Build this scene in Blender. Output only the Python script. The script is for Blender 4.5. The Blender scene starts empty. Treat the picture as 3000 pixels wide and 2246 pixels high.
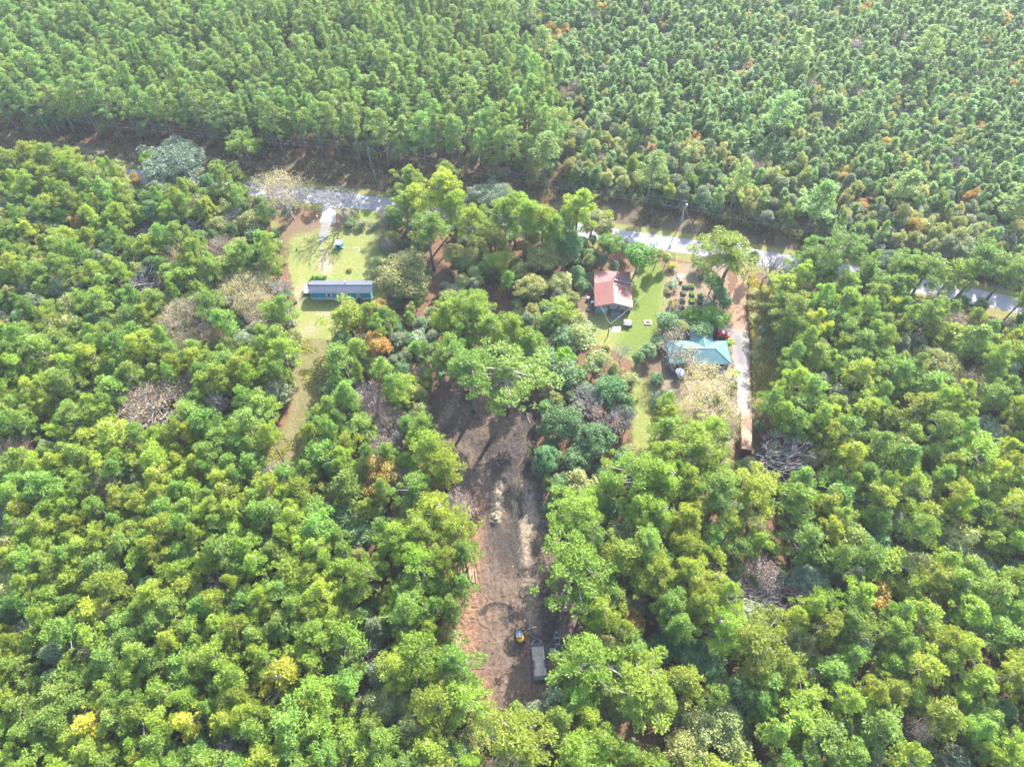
import bpy, math, random
import numpy as np
from mathutils import Vector, Matrix

# ------------------------------------------------------------------ camera, sky, sun, exposure
SC = bpy.context.scene
COL = SC.collection
H = 140.0
PITCH = math.radians(55.5)            # below the horizon
cam_d = bpy.data.cameras.new("camera")
cam_d.sensor_width = 36.0
cam_d.lens = 24.0
cam_d.clip_start = 1.0
cam_d.clip_end = 6000.0
cam = bpy.data.objects.new("camera", cam_d)
COL.objects.link(cam)
cam.location = (0, 0, H)
cam.rotation_euler = (math.radians(90) - PITCH, 0, 0)
SC.camera = cam

SUN_EL, SUN_AZ = math.radians(36), math.radians(26)
world = bpy.data.worlds.new("World")
SC.world = world
world.use_nodes = True
wn = world.node_tree
wn.nodes.clear()
w_out = wn.nodes.new("ShaderNodeOutputWorld")
w_bg = wn.nodes.new("ShaderNodeBackground")
w_sky = wn.nodes.new("ShaderNodeTexSky")
w_sky.sky_type = 'NISHITA'
w_sky.sun_disc = False
w_sky.sun_elevation = SUN_EL
w_sky.sun_rotation = SUN_AZ
w_sky.air_density = 1.0
w_sky.dust_density = 1.5
w_bg.inputs[1].default_value = 0.15
wn.links.new(w_sky.outputs[0], w_bg.inputs[0])
wn.links.new(w_bg.outputs[0], w_out.inputs[0])

sun_d = bpy.data.lights.new("sun", 'SUN')
sun_d.energy = 3.6
sun_d.angle = math.radians(0.53)
sun_d.color = (1.0, 0.95, 0.88)
sun = bpy.data.objects.new("sun", sun_d)
COL.objects.link(sun)
to_sun = Vector((math.sin(SUN_AZ) * math.cos(SUN_EL), math.cos(SUN_AZ) * math.cos(SUN_EL), math.sin(SUN_EL)))
sun.rotation_euler = to_sun.to_track_quat('Z', 'Y').to_euler()
sun.location = to_sun * 400

SC.view_settings.view_transform = 'Standard'
SC.view_settings.look = 'None'
SC.view_settings.exposure = 2.8
SC.view_settings.gamma = 1.0
SC.cycles.max_bounces = 8
SC.cycles.diffuse_bounces = 4
SC.cycles.transmission_bounces = 4
SC.cycles.transparent_max_bounces = 4
SC.cycles.use_denoising = True
SC.cycles.denoiser = 'OPENIMAGEDENOISE'
SC.cycles.denoising_input_passes = 'RGB_ALBEDO_NORMAL'
SC.cycles.denoising_prefilter = 'ACCURATE'
SC.cycles.sample_clamp_indirect = 4.0
SC.cycles.volume_bounces = 0

HAZE = 0.00011
rng = np.random.default_rng(7)
random.seed(7)

# ------------------------------------------------------------------ surveying: photo pixel (3000 wide) <-> metres
CP, SP = math.cos(PITCH), math.sin(PITCH)
def g(x, y, z=0.0):
    u = (x - 1500) / 2000.0
    v = (1123 - y) / 2000.0
    t = (H - z) / (SP - v * CP)
    return Vector((u * t, (CP + v * SP) * t, z))
def pr(X, Y, Z):
    dz = Z - H
    dep = Y * CP - dz * SP
    return 1500 + 2000 * X / dep, 1123 - 2000 * (Y * SP + dz * CP) / dep, dep

def in_poly(poly, x, y):
    c = False
    j = len(poly) - 1
    for i in range(len(poly)):
        xi, yi = poly[i]
        xj, yj = poly[j]
        if (yi > y) != (yj > y) and x < (xj - xi) * (y - yi) / (yj - yi) + xi:
            c = not c
        j = i
    return c
def in_poly_np(poly, X, Y):
    c = np.zeros(X.shape, bool)
    j = len(poly) - 1
    for i in range(len(poly)):
        xi, yi = poly[i]
        xj, yj = poly[j]
        if yi != yj:
            c ^= ((yi > Y) != (yj > Y)) & (X < (xj - xi) * (Y - yi) / (yj - yi) + xi)
        j = i
    return c
_lat = np.random.default_rng(3).random((256, 256))
def vnoise(x, y):
    xi = np.floor(x).astype(int); yi = np.floor(y).astype(int)
    fx = x - xi; fy = y - yi
    fx = fx * fx * (3 - 2 * fx); fy = fy * fy * (3 - 2 * fy)
    a = _lat[xi % 256, yi % 256]; b = _lat[(xi + 1) % 256, yi % 256]
    c = _lat[xi % 256, (yi + 1) % 256]; d = _lat[(xi + 1) % 256, (yi + 1) % 256]
    return (a * (1 - fx) + b * fx) * (1 - fy) + (c * (1 - fx) + d * fx) * fy
def fbm(x, y, o=4):
    x = np.asarray(x, float); y = np.asarray(y, float)
    s = 0; a = .5; t = 0
    for k in range(o):
        s = s + a * vnoise(x * 2 ** k + 17 * k, y * 2 ** k + 31 * k); t += a; a *= .5
    return s / t

# ------------------------------------------------------------------ mesh helpers
class MB:
    """collects faces and links them as one mesh object"""
    def __init__(s):
        s.v = []; s.f = []; s.m = []
    def face(s, pts, m=0):
        b = len(s.v)
        s.v += [tuple(p) for p in pts]
        s.f.append(tuple(range(b, b + len(pts)))); s.m.append(m)
    def box(s, c, d, rz=0.0, m=0, tilt=None, bev=0.0):
        hx, hy, hz = d[0] / 2, d[1] / 2, d[2] / 2
        R = Matrix.Rotation(rz, 3, 'Z')
        if tilt: R = R @ Matrix.Rotation(tilt[1], 3, tilt[0])
        c = Vector(c)
        P = [c + R @ Vector((x * hx, y * hy, z * hz)) for z in (-1, 1) for x, y in ((-1, -1), (1, -1), (1, 1), (-1, 1))]
        b = len(s.v)
        s.v += [tuple(p) for p in P]
        for q in ((3, 2, 1, 0), (4, 5, 6, 7), (0, 1, 5, 4), (1, 2, 6, 5), (2, 3, 7, 6), (3, 0, 4, 7)):
            s.f.append(tuple(b + k for k in q)); s.m.append(m)
    def tube(s, pts, rad, n=6, m=0, cap=True):
        pts = [Vector(p) for p in pts]
        if not hasattr(rad, '__len__'): rad = [rad] * len(pts)
        b = len(s.v)
        t0 = None
        for i, p in enumerate(pts):
            d = (pts[min(i + 1, len(pts) - 1)] - pts[max(i - 1, 0)])
            if d.length < 1e-6: d = Vector((0, 0, 1))
            d.normalize()
            if t0 is None:
                a = Vector((1, 0, 0)) if abs(d.x) < .8 else Vector((0, 1, 0))
            else: a = t0
            u = a - d * a.dot(d)
            u.normalize(); t0 = u
            w = d.cross(u)
            for k in range(n):
                an = 2 * math.pi * k / n
                q = p + (u * math.cos(an) + w * math.sin(an)) * rad[i]
                s.v.append(tuple(q))
        for i in range(len(pts) - 1):
            for k in range(n):
                s.f.append((b + i * n + k, b + i * n + (k + 1) % n, b + (i + 1) * n + (k + 1) % n, b + (i + 1) * n + k)); s.m.append(m)
        if cap:
            s.f.append(tuple(b + k for k in reversed(range(n)))); s.m.append(m)
            e = b + (len(pts) - 1) * n
            s.f.append(tuple(e + k for k in range(n))); s.m.append(m)
    def lathe(s, c, prof, n=14, m=0):
        c = Vector(c); b = len(s.v)
        for r, z in prof:
            for k in range(n):
                a = 2 * math.pi * k / n
                s.v.append((c.x + r * math.cos(a), c.y + r * math.sin(a), c.z + z))
        for i in range(len(prof) - 1):
            for k in range(n):
                s.f.append((b + i * n + k, b + i * n + (k + 1) % n, b + (i + 1) * n + (k + 1) % n, b + (i + 1) * n + k)); s.m.append(m)
        s.f.append(tuple(b + (len(prof) - 1) * n + k for k in range(n))); s.m.append(m)
    def loft(s, secs, m=0, closed=True):
        """sections of equal point counts, skinned"""
        b = len(s.v); n = len(secs[0])
        for sec in secs: s.v += [tuple(p) for p in sec]
        for i in range(len(secs) - 1):
            for k in range(n if closed else n - 1):
                s.f.append((b + i * n + k, b + i * n + (k + 1) % n, b + (i + 1) * n + (k + 1) % n, b + (i + 1) * n + k)); s.m.append(m)
        if closed:
            s.f.append(tuple(b + k for k in reversed(range(n)))); s.m.append(m)
            e = b + (len(secs) - 1) * n
            s.f.append(tuple(e + k for k in range(n))); s.m.append(m)
    def build(s, name, mats, parent=None, smooth=False, bevel=0.0, loc=None, rz=None):
        me = bpy.data.meshes.new(name)
        me.from_pydata(s.v, [], s.f)
        mats = mats if isinstance(mats, (list, tuple)) else [mats]
        for x in mats: me.materials.append(x)
        me.polygons.foreach_set('material_index', s.m)
        if smooth: me.polygons.foreach_set('use_smooth', [True] * len(s.f))
        me.update()
        o = bpy.data.objects.new(name, me)
        COL.objects.link(o)
        if parent: o.parent = parent
        if loc is not None: o.location = loc
        if rz is not None: o.rotation_euler = (0, 0, rz)
        if bevel:
            b = o.modifiers.new('bevel', 'BEVEL'); b.width = bevel; b.segments = 2; b.limit_method = 'ANGLE'
        return o
def np_mesh(name, verts, faces_n, mats, midx=None, attrs=None, smooth=False):
    """verts (N,3); faces are consecutive runs of faces_n vertices when an int, else an (F,k) index array"""
    me = bpy.data.meshes.new(name)
    verts = np.asarray(verts, np.float32)
    if isinstance(faces_n, int):
        F = len(verts) // faces_n; k = faces_n; idx = np.arange(F * k)
    else:
        F, k = faces_n.shape; idx = faces_n.ravel()
    me.vertices.add(len(verts)); me.vertices.foreach_set('co', verts.ravel())
    me.loops.add(F * k); me.loops.foreach_set('vertex_index', idx.astype(np.int32))
    me.polygons.add(F)
    me.polygons.foreach_set('loop_start', (np.arange(F) * k).astype(np.int32))
    try: me.polygons.foreach_set('loop_total', np.full(F, k, np.int32))
    except Exception: pass
    for x in mats: me.materials.append(x)
    if midx is not None: me.polygons.foreach_set('material_index', np.asarray(midx, np.int32))
    if smooth: me.polygons.foreach_set('use_smooth', np.ones(F, bool))
    for nm, (dom, typ, data) in (attrs or {}).items():
        a = me.attributes.new(nm, typ, dom)
        data = np.asarray(data, np.float32)
        if typ == 'FLOAT': a.data.foreach_set('value', data.ravel())
        elif typ == 'FLOAT_COLOR': a.data.foreach_set('color', data.ravel())
    me.update(); me.validate()
    return me
def link(name, me, parent=None):
    o = bpy.data.objects.new(name, me); COL.objects.link(o)
    if parent: o.parent = parent
    return o
def tag(o, label=None, cat=None, group=None, kind=None):
    if label: o['label'] = label
    if cat: o['category'] = cat
    if group: o['group'] = group
    if kind: o['kind'] = kind
    return o
def empty(name, loc, rz=0.0, label=None, cat=None, group=None):
    o = bpy.data.objects.new(name, None); COL.objects.link(o)
    o.empty_display_size = .3
    o.location = loc; o.rotation_euler = (0, 0, rz)
    return tag(o, label, cat, group)
def copy_tree(o, parent=None):
    c = o.copy(); COL.objects.link(c)
    if parent: c.parent = parent
    for ch in o.children: copy_tree(ch, c)
    return c

# ------------------------------------------------------------------ materials
ALB = .56
def dim(c): return tuple(x * ALB for x in c)
def nt(name):
    m = bpy.data.materials.new(name); m.use_nodes = True
    t = m.node_tree
    return m, t, t.nodes['Principled BSDF'], t.nodes['Material Output']
def N(t, typ, **kw):
    n = t.nodes.new(typ)
    for k, v in kw.items():
        if k.startswith('i_'):
            key = k[2:]
            n.inputs[int(key) if key.isdigit() else key.replace('_', ' ')].default_value = v
        else: setattr(n, k, v)
    return n
def mixc(t, fac, a, b, bt='MIX'):
    n = t.nodes.new('ShaderNodeMix'); n.data_type = 'RGBA'; n.blend_type = bt
    for i, x in ((0, fac), (6, a), (7, b)):
        if isinstance(x, bpy.types.NodeSocket): t.links.new(x, n.inputs[i])
        else: n.inputs[i].default_value = (*x, 1) if (i and len(x) == 3) else x
    return n.outputs[2]
def noise(t, scale, detail=4, coord=None, rough=.6, dist=0):
    n = N(t, 'ShaderNodeTexNoise'); n.inputs['Scale'].default_value = scale
    n.inputs['Detail'].default_value = detail; n.inputs['Roughness'].default_value = rough
    n.inputs['Distortion'].default_value = dist
    if coord is None:
        c = N(t, 'ShaderNodeTexCoord'); coord = c.outputs['Object']
    t.links.new(coord, n.inputs['Vector'])
    return n.outputs['Fac']
def ramp(t, x, a, b):
    n = N(t, 'ShaderNodeMapRange'); n.inputs[1].default_value = a; n.inputs[2].default_value = b
    t.links.new(x, n.inputs[0]); return n.outputs[0]
def bump(t, p, h, strength=.4, dist=.05):
    b = N(t, 'ShaderNodeBump'); b.inputs['Strength'].default_value = strength; b.inputs['Distance'].default_value = dist
    t.links.new(h, b.inputs['Height']); t.links.new(b.outputs[0], p.inputs['Normal'])
def paint(name, col, rough=.6, var=.15, scale=3.0, metal=0.0, spec=.4, col2=None):
    """plain surface with a little weathering"""
    m, t, p, o = nt(name)
    col = dim(col); c2 = dim(col2) if col2 else tuple(x * (1 - var * 2.2) for x in col)
    f = ramp(t, noise(t, scale, 6), .38, .75)
    t.links.new(mixc(t, f, col, c2), p.inputs['Base Color'])
    p.inputs['Roughness'].default_value = rough; p.inputs['Metallic'].default_value = metal
    p.inputs['Specular IOR Level'].default_value = spec
    return m
def ribbed(name, col, col2, axis='X', pitch=.23, rough=.4, metal=.3, rust=.35, depth=.02):
    """profiled sheet metal: ribs as bump, blotchy weathering"""
    col, col2 = dim(col), dim(col2)
    m, t, p, o = nt(name)
    c = N(t, 'ShaderNodeTexCoord')
    f = ramp(t, noise(t, .55, 7, c.outputs['Object'], .65), .5 - rust * .4, .8)
    s = N(t, 'ShaderNodeSeparateXYZ'); t.links.new(c.outputs['Object'], s.inputs[0])
    mm = N(t, 'ShaderNodeMath', operation='MULTIPLY'); mm.inputs[1].default_value = 2 * math.pi / pitch
    t.links.new(s.outputs[axis], mm.inputs[0])
    si = N(t, 'ShaderNodeMath', operation='SINE'); t.links.new(mm.outputs[0], si.inputs[0])
    pw = N(t, 'ShaderNodeMath', operation='POWER'); ab = N(t, 'ShaderNodeMath', operation='ABSOLUTE')
    t.links.new(si.outputs[0], ab.inputs[0]); t.links.new(ab.outputs[0], pw.inputs[0]); pw.inputs[1].default_value = 3
    base = mixc(t, f, col, col2)
    gr = ramp(t, pw.outputs[0], .55, 1.0)
    base = mixc(t, gr, base, tuple(x * .55 for x in col2))
    t.links.new(base, p.inputs['Base Color'])
    p.inputs['Roughness'].default_value = rough; p.inputs['Metallic'].default_value = metal
    bump(t, p, pw.outputs[0], .8, depth)
    return m
def planks(name, col, col2, axis='Y', pitch=.18, rough=.8):
    col, col2 = dim(col), dim(col2)
    m, t, p, o = nt(name)
    c = N(t, 'ShaderNodeTexCoord')
    s = N(t, 'ShaderNodeSeparateXYZ'); t.links.new(c.outputs['Object'], s.inputs[0])
    mm = N(t, 'ShaderNodeMath', operation='DIVIDE'); mm.inputs[1].default_value = pitch
    t.links.new(s.outputs[axis], mm.inputs[0])
    fl = N(t, 'ShaderNodeMath', operation='FLOOR'); t.links.new(mm.outputs[0], fl.inputs[0])
    wn_ = N(t, 'ShaderNodeTexWhiteNoise', noise_dimensions='1D'); t.links.new(fl.outputs[0], wn_.inputs['W'])
    fr = N(t, 'ShaderNodeMath', operation='FRACT'); t.links.new(mm.outputs[0], fr.inputs[0])
    gap = ramp(t, fr.outputs[0], .06, .10)
    f2 = ramp(t, noise(t, 1.2, 6, c.outputs['Object']), .35, .75)
    a = mixc(t, wn_.outputs[0], col, col2)
    a = mixc(t, f2, a, tuple(x * .65 for x in col2))
    a = mixc(t, gap, tuple(x * .25 for x in col2), a)
    t.links.new(a, p.inputs['Base Color']); p.inputs['Roughness'].default_value = rough
    return m
def foliage(name, lo, hi, transl=.35, tint=(1.25, 1.1, .55), var=.22, accent=None, accent_amt=.0, hue=.02):
    """leaf colour differs from leaf to leaf (face attribute) and from tree to tree"""
    m, t, p, o = nt(name)
    at = N(t, 'ShaderNodeAttribute', attribute_name='rnd')
    oi = N(t, 'ShaderNodeObjectInfo')
    c = mixc(t, at.outputs['Fac'], lo, hi)
    if accent:
        gt = N(t, 'ShaderNodeMath', operation='GREATER_THAN'); gt.inputs[1].default_value = 1 - accent_amt
        w_ = N(t, 'ShaderNodeTexWhiteNoise', noise_dimensions='1D'); t.links.new(at.outputs['Fac'], w_.inputs['W'])
        t.links.new(w_.outputs[0], gt.inputs[0])
        c = mixc(t, gt.outputs[0], c, accent)
    hs = N(t, 'ShaderNodeHueSaturation')
    h = N(t, 'ShaderNodeMapRange'); h.inputs[3].default_value = .5 - hue; h.inputs[4].default_value = .5 + hue
    t.links.new(oi.outputs['Random'], h.inputs[0]); t.links.new(h.outputs[0], hs.inputs['Hue'])
    w2 = N(t, 'ShaderNodeTexWhiteNoise', noise_dimensions='1D'); t.links.new(oi.outputs['Random'], w2.inputs['W'])
    v = N(t, 'ShaderNodeMapRange'); v.inputs[3].default_value = 1 - var; v.inputs[4].default_value = 1 + var
    t.links.new(w2.outputs[0], v.inputs[0]); t.links.new(v.outputs[0], hs.inputs['Value'])
    t.links.new(c, hs.inputs['Color'])
    t.links.new(hs.outputs[0], p.inputs['Base Color'])
    p.inputs['Roughness'].default_value = .55; p.inputs['Specular IOR Level'].default_value = .25
    tr = N(t, 'ShaderNodeBsdfTranslucent')
    t.links.new(mixc(t, 1.0, hs.outputs[0], tint, 'MULTIPLY'), tr.inputs[0])
    mx = N(t, 'ShaderNodeMixShader'); mx.inputs[0].default_value = min(.6, transl + .10)
    t.links.new(p.outputs[0], mx.inputs[1]); t.links.new(tr.outputs[0], mx.inputs[2])
    t.links.new(mx.outputs[0], o.inputs[0])
    return m
def soil(name, cols, scales=(.12, .9), attr=None, attr_cols=None, bumps=(1.5, .6), rough=.95, fine=6.0, fine_amt=.5):
    """ground: two-scale blend of three colours + up to three painted soil-type masks (colour attribute)"""
    cols = [dim(c) for c in cols]; attr_cols = [dim(c) for c in (attr_cols or [])]
    m, t, p, o = nt(name)
    c = N(t, 'ShaderNodeTexCoord').outputs['Object']
    a = ramp(t, noise(t, scales[0], 5, c), .35, .65)
    b = ramp(t, noise(t, scales[1], 6, c, .7), .35, .68)
    col = mixc(t, a, cols[0], cols[1])
    col = mixc(t, b, col, cols[2])
    if attr:
        at = N(t, 'ShaderNodeAttribute', attribute_name=attr)
        s = N(t, 'ShaderNodeSeparateColor'); t.links.new(at.outputs['Color'], s.inputs[0])
        nz = noise(t, 1.4, 6, c, .75)
        for k, cc in enumerate(attr_cols):
            ad = N(t, 'ShaderNodeMath', operation='ADD'); t.links.new(s.outputs[k], ad.inputs[0]); t.links.new(nz, ad.inputs[1])
            f = ramp(t, ad.outputs[0], .72, 1.12)
            mu = N(t, 'ShaderNodeMath', operation='MULTIPLY'); t.links.new(f, mu.inputs[0])
            cl = ramp(t, s.outputs[k], 0.0, .12); t.links.new(cl, mu.inputs[1])
            col = mixc(t, mu.outputs[0], col, cc)
    fn = ramp(t, noise(t, fine, 5, c, .75), .3, .75)
    col = mixc(t, fn, col, mixc(t, fine_amt, col, (.02, .015, .01)))
    t.links.new(col, p.inputs['Base Color'])
    p.inputs['Roughness'].default_value = rough; p.inputs['Specular IOR Level'].default_value = .15
    bump(t, p, noise(t, bumps[0], 7, c, .7), bumps[1], .25)
    return m

# ------------------------------------------------------------------ ground, road, lawns, bare soil
def gp(pts): return [tuple(g(x, y)[:2]) for x, y in pts]
M = {}
M['floor'] = soil('pine_straw', ((.21, .115, .068), (.28, .155, .085), (.16, .10, .062)), (.09, .8), bumps=(2.0, .7))
M['lawn'] = soil('lawn_grass', ((.26, .30, .068), (.215, .28, .062), (.315, .31, .105)), (.13, .5), 'mask',
                 ((.40, .33, .22), (.21, .145, .085), (.165, .235, .035)), bumps=(3.0, .5), fine=1.6, fine_amt=.6)
M['dirt'] = soil('cleared_dirt', ((.20, .145, .108), (.15, .105, .08), (.25, .175, .125)), (.16, .7), 'mask',
                 ((.36, .205, .125), (.075, .064, .058), (.44, .35, .24)), bumps=(1.6, 1.0), fine=1.3, fine_amt=.85)
M['verge'] = soil('roadside_grass', ((.16, .12, .065), (.20, .155, .08), (.12, .088, .055)), (.12, .7), 'mask',
                  ((.26, .26, .07), (.19, .10, .055), (.34, .28, .15)), bumps=(3.0, .5))
M['gravel'] = soil('driveway_soil', ((.34, .305, .27), (.28, .25, .225), (.41, .37, .33)), (.3, 1.4), 'mask',
                   ((.42, .26, .165), (.24, .23, .22), (.56, .53, .49)), bumps=(4.0, .5))
M['path'] = soil('path_grass', ((.22, .205, .075), (.19, .195, .065), (.26, .215, .10)), (.2, 1.0), 'mask',
                 ((.27, .15, .08), (.165, .185, .055), (.29, .255, .125)), bumps=(2.5, .9), fine=2.2, fine_amt=.6)

def axis_mesh(name, me, z):
    o = link(name, me); o.location.z = z
    return o
def sheet(name, poly, z, cell, mat, attr_fn=None, h_fn=None, jag=.8, kind='structure'):
    P = np.array(poly); x0, y0 = P.min(0) - 1; x1, y1 = P.max(0) + 1
    nx = int((x1 - x0) / cell) + 1; ny = int((y1 - y0) / cell) + 1
    gx, gy = np.meshgrid(x0 + np.arange(nx + 1) * cell, y0 + np.arange(ny + 1) * cell, indexing='ij')
    cx = (gx[:-1, :-1] + gx[1:, 1:]) / 2; cy = (gy[:-1, :-1] + gy[1:, 1:]) / 2
    jx = (fbm(cx * .9, cy * .9, 3) - .5) * 2 * jag; jy = (fbm(cx * .9 + 40, cy * .9 + 9, 3) - .5) * 2 * jag
    keep = in_poly_np(poly, cx + jx, cy + jy)
    vid = np.arange((nx + 1) * (ny + 1)).reshape(nx + 1, ny + 1)
    F = np.stack([vid[:-1, :-1][keep], vid[1:, :-1][keep], vid[1:, 1:][keep], vid[:-1, 1:][keep]], 1)
    used, inv = np.unique(F, return_inverse=True)
    X = gx.ravel()[used]; Y = gy.ravel()[used]
    Z = np.zeros_like(X) + z
    if h_fn is not None: Z = Z + h_fn(X, Y)
    attrs = {}
    if attr_fn is not None:
        a = np.clip(np.stack(attr_fn(X, Y), 1), 0, 1)
        attrs['mask'] = ('POINT', 'FLOAT_COLOR', np.concatenate([a, np.ones((len(X), 1))], 1))
    me = np_mesh(name, np.stack([X, Y, Z], 1), inv.reshape(F.shape), [mat], attrs=attrs, smooth=True)
    return tag(link(name, me), kind=kind)
def blob(X, Y, px, py, rx, ry=None, rot=0):
    c = g(px, py); ry = ry or rx
    dx = X - c.x; dy = Y - c.y
    a = dx * math.cos(rot) + dy * math.sin(rot); b = -dx * math.sin(rot) + dy * math.cos(rot)
    return np.exp(-((a / rx) ** 2 + (b / ry) ** 2))
def strip(X, Y, pts, w):
    """soft band along a pixel polyline"""
    Q = [g(*p) for p in pts]; best = np.full(X.shape, 1e9)
    for a, b in zip(Q[:-1], Q[1:]):
        d = b - a; L = d.x ** 2 + d.y ** 2
        t = np.clip(((X - a.x) * d.x + (Y - a.y) * d.y) / L, 0, 1)
        best = np.minimum(best, np.hypot(X - a.x - t * d.x, Y - a.y - t * d.y))
    return np.exp(-(best / w) ** 2)

mb = MB(); mb.face([(-1500, -600, 0), (1500, -600, 0), (1500, 2400, 0), (-1500, 2400, 0)])
tag(mb.build('ground', M['floor']), kind='structure')

# road: asphalt with a slight crown, yellow centre line
ROAD = [(-330, 205), (-220, 190.5), (-160, 181.5), (-117.9, 175.2), (-74.8, 168.4), (-39.9, 162.2), (0, 154.6), (30, 148.6), (56.5, 143.0), (90, 135.2), (127.4, 124.8), (165, 112.5), (220, 92), (330, 48)]
def road_y(x):
    return np.interp(x, [p[0] for p in ROAD], [p[1] for p in ROAD])
RP = []
for x in np.arange(-330, 330.1, 3.0):
    xs = np.array([x - 9, x - 4, x, x + 4, x + 9]); RP.append(Vector((x, float(road_y(xs).mean()), 0)))
def road_frame(i):
    d = (RP[min(i + 1, len(RP) - 1)] - RP[max(i - 1, 0)]).normalized()
    return RP[i], d, Vector((-d.y, d.x, 0))
m, t, p, o = nt('asphalt')
c_ = N(t, 'ShaderNodeTexCoord').outputs['Object']
a_ = mixc(t, ramp(t, noise(t, .25, 6, c_, .7), .3, .7), (.15, .148, .155), (.18, .177, .18))
a_ = mixc(t, ramp(t, noise(t, 2.2, 7, c_, .8), .45, .8), a_, (.135, .132, .135))
v_ = N(t, 'ShaderNodeTexVoronoi', feature='DISTANCE_TO_EDGE'); v_.inputs['Scale'].default_value = .35
w_ = N(t, 'ShaderNodeMixRGB'); w_.inputs[0].default_value = .25; t.links.new(c_, w_.inputs[1])
nn = N(t, 'ShaderNodeTexNoise'); nn.inputs['Scale'].default_value = .8; t.links.new(c_, nn.inputs['Vector']); t.links.new(nn.outputs['Color'], w_.inputs[2])
t.links.new(w_.outputs[0], v_.inputs['Vector'])
a_ = mixc(t, ramp(t, v_.outputs['Distance'], .0, .012), (.115, .112, .112), a_)
t.links.new(a_, p.inputs['Base Color']); p.inputs['Roughness'].default_value = .9; p.inputs['Specular IOR Level'].default_value = .2
M['asphalt'] = m
M['yellow_line'] = paint('yellow_road_paint', (.62, .34, .06), .8, .3, 2.5, col2=(.38, .28, .14))
mb = MB(); HW = 3.05
for i in range(len(RP) - 1):
    for s0, s1, z0, z1 in ((-HW, 0, .03, .075), (0, HW, .075, .03)):
        q = []
        for k, sv, zv in ((i, s0, z0), (i + 1, s0, z0), (i + 1, s1, z1), (i, s1, z1)):
            P, d, n = road_frame(k); q.append(P + n * sv + Vector((0, 0, zv)))
        mb.face([q[0], q[1], q[2], q[3]])
tag(mb.build('road', M['asphalt'], smooth=True), kind='structure')
mb = MB()
for i in range(0, len(RP) - 1):
    P, d, n = road_frame(i)
    solid = P.x < -18
    if solid or (i % 4 == 1):
        L = 3.02 if solid else 3.0
        for off in ((.09, -.09) if solid else (0,)):
            c0 = P + n * off; c1 = c0 + d * L
            if solid: c1 = road_frame(i + 1)[0] + road_frame(i + 1)[2] * off
            mb.face([c0 - n * .06 + Vector((0, 0, .084)), c1 - n * .06 + Vector((0, 0, .084)), c1 + n * .06 + Vector((0, 0, .084)), c0 + n * .06 + Vector((0, 0, .084))])
tag(mb.build('road_markings', M['yellow_line']), kind='structure')

# line of the wood's edge beyond the road
EDGE_PX = [(-200, 352), (0, 380), (240, 408), (365, 418), (627, 436), (810, 445), (900, 455), (1140, 498), (1255, 506), (1350, 512), (1460, 534), (1590, 545), (1700, 572), (1830, 592), (1990, 625), (2100, 652), (2300, 690), (2450, 722), (2700, 778), (3000, 842), (3200, 885)]
EDGE = gp(EDGE_PX)
def edge_y(x): return np.interp(x, [p[0] for p in EDGE], [p[1] for p in EDGE])
vp = [(x, float(road_y(x)) + 2.9) for x in np.arange(-190, 191, 5)] + [(x, float(edge_y(x)) + 4) for x in np.arange(190, -191, -5)]
def verge_mask(X, Y):
    d = Y - road_y(X)
    a = np.exp(-((d - 4.0) / 1.6) ** 2) * .75
    return a, np.clip((Y - edge_y(X) + 4) / 6, 0, 1) * .7, strip(X, Y, [(150, 425), (420, 460)], 2) * .5
def verge_h(X, Y):
    d = Y - road_y(X)
    return -.0 + .12 * fbm(X * 1.2, Y * 1.2, 3) * np.clip((d - 4) / 3, 0, 1) + np.where(d < 20, .02, 0)
sheet('roadside_verge', vp, .012, .5, M['verge'], verge_mask, verge_h)
vs = [(x, float(road_y(x)) - 2.9) for x in np.arange(-190, 191, 5)] + [(x, float(road_y(x)) - 6.4) for x in np.arange(190, -191, -5)]
sheet('near_verge', vs, .008, .5, M['verge'], lambda X, Y: (np.full(X.shape, .55), X * 0, X * 0 + .1), None, .5)

LAWN1 = [(790, 650), (800, 749), (839, 769), (850, 802), (862, 848), (845, 931), (870, 1000), (975, 1002), (1010, 940), (1130, 900), (1150, 800), (1140, 676), (1136, 640), (1140, 622), (1032, 612), (1000, 640), (960, 660), (935, 640), (899, 655), (850, 640)]
def lawn1_mask(X, Y):
    sand = blob(X, Y, 948, 762, 2.6, 4.5) * .55 + blob(X, Y, 960, 790, 2.2, 3) * .5 + blob(X, Y, 1095, 662, 5, 1.3) * .5 + blob(X, Y, 878, 860, 2.5, 6) * .55 + blob(X, Y, 965, 918, 4.5, 1.2) * .55 + blob(X, Y, 905, 965, 4, 4) * .45
    brown = blob(X, Y, 880, 655, 7, 5) * .95 + blob(X, Y, 1010, 652, 6, 3) * .8 + strip(X, Y, [(1070, 657), (1135, 668)], 1.0) * .8 + blob(X, Y, 815, 740, 3, 8) * .8 + blob(X, Y, 1130, 840, 4, 9) * .4
    green = strip(X, Y, [(1060, 628), (1130, 645)], 2.0) * .6 + blob(X, Y, 1020, 720, 5, 4) * .3
    return sand, brown, green
sheet('lawn_by_mobile_home', gp(LAWN1), .016, .4, M['lawn'], lawn1_mask, lambda X, Y: .04 * fbm(X * .5, Y * .5, 3))
PATH = [(870, 992), (982, 995), (980, 1100), (925, 1200), (895, 1290), (890, 1400), (740, 1400), (765, 1330), (815, 1250), (860, 1150), (850, 1060)]
def path_mask(X, Y):
    return (strip(X, Y, [(858, 1150), (815, 1255), (770, 1340)], 1.3) * .75, strip(X, Y, [(975, 1010), (905, 1250)], 2.5) * .5, strip(X, Y, [(890, 1100), (840, 1290)], 1.4) * .5)
sheet('grass_path', gp(PATH), .022, .4, M['path'], path_mask, lambda X, Y: .18 * fbm(X * 1.3, Y * 1.3, 3))

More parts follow.
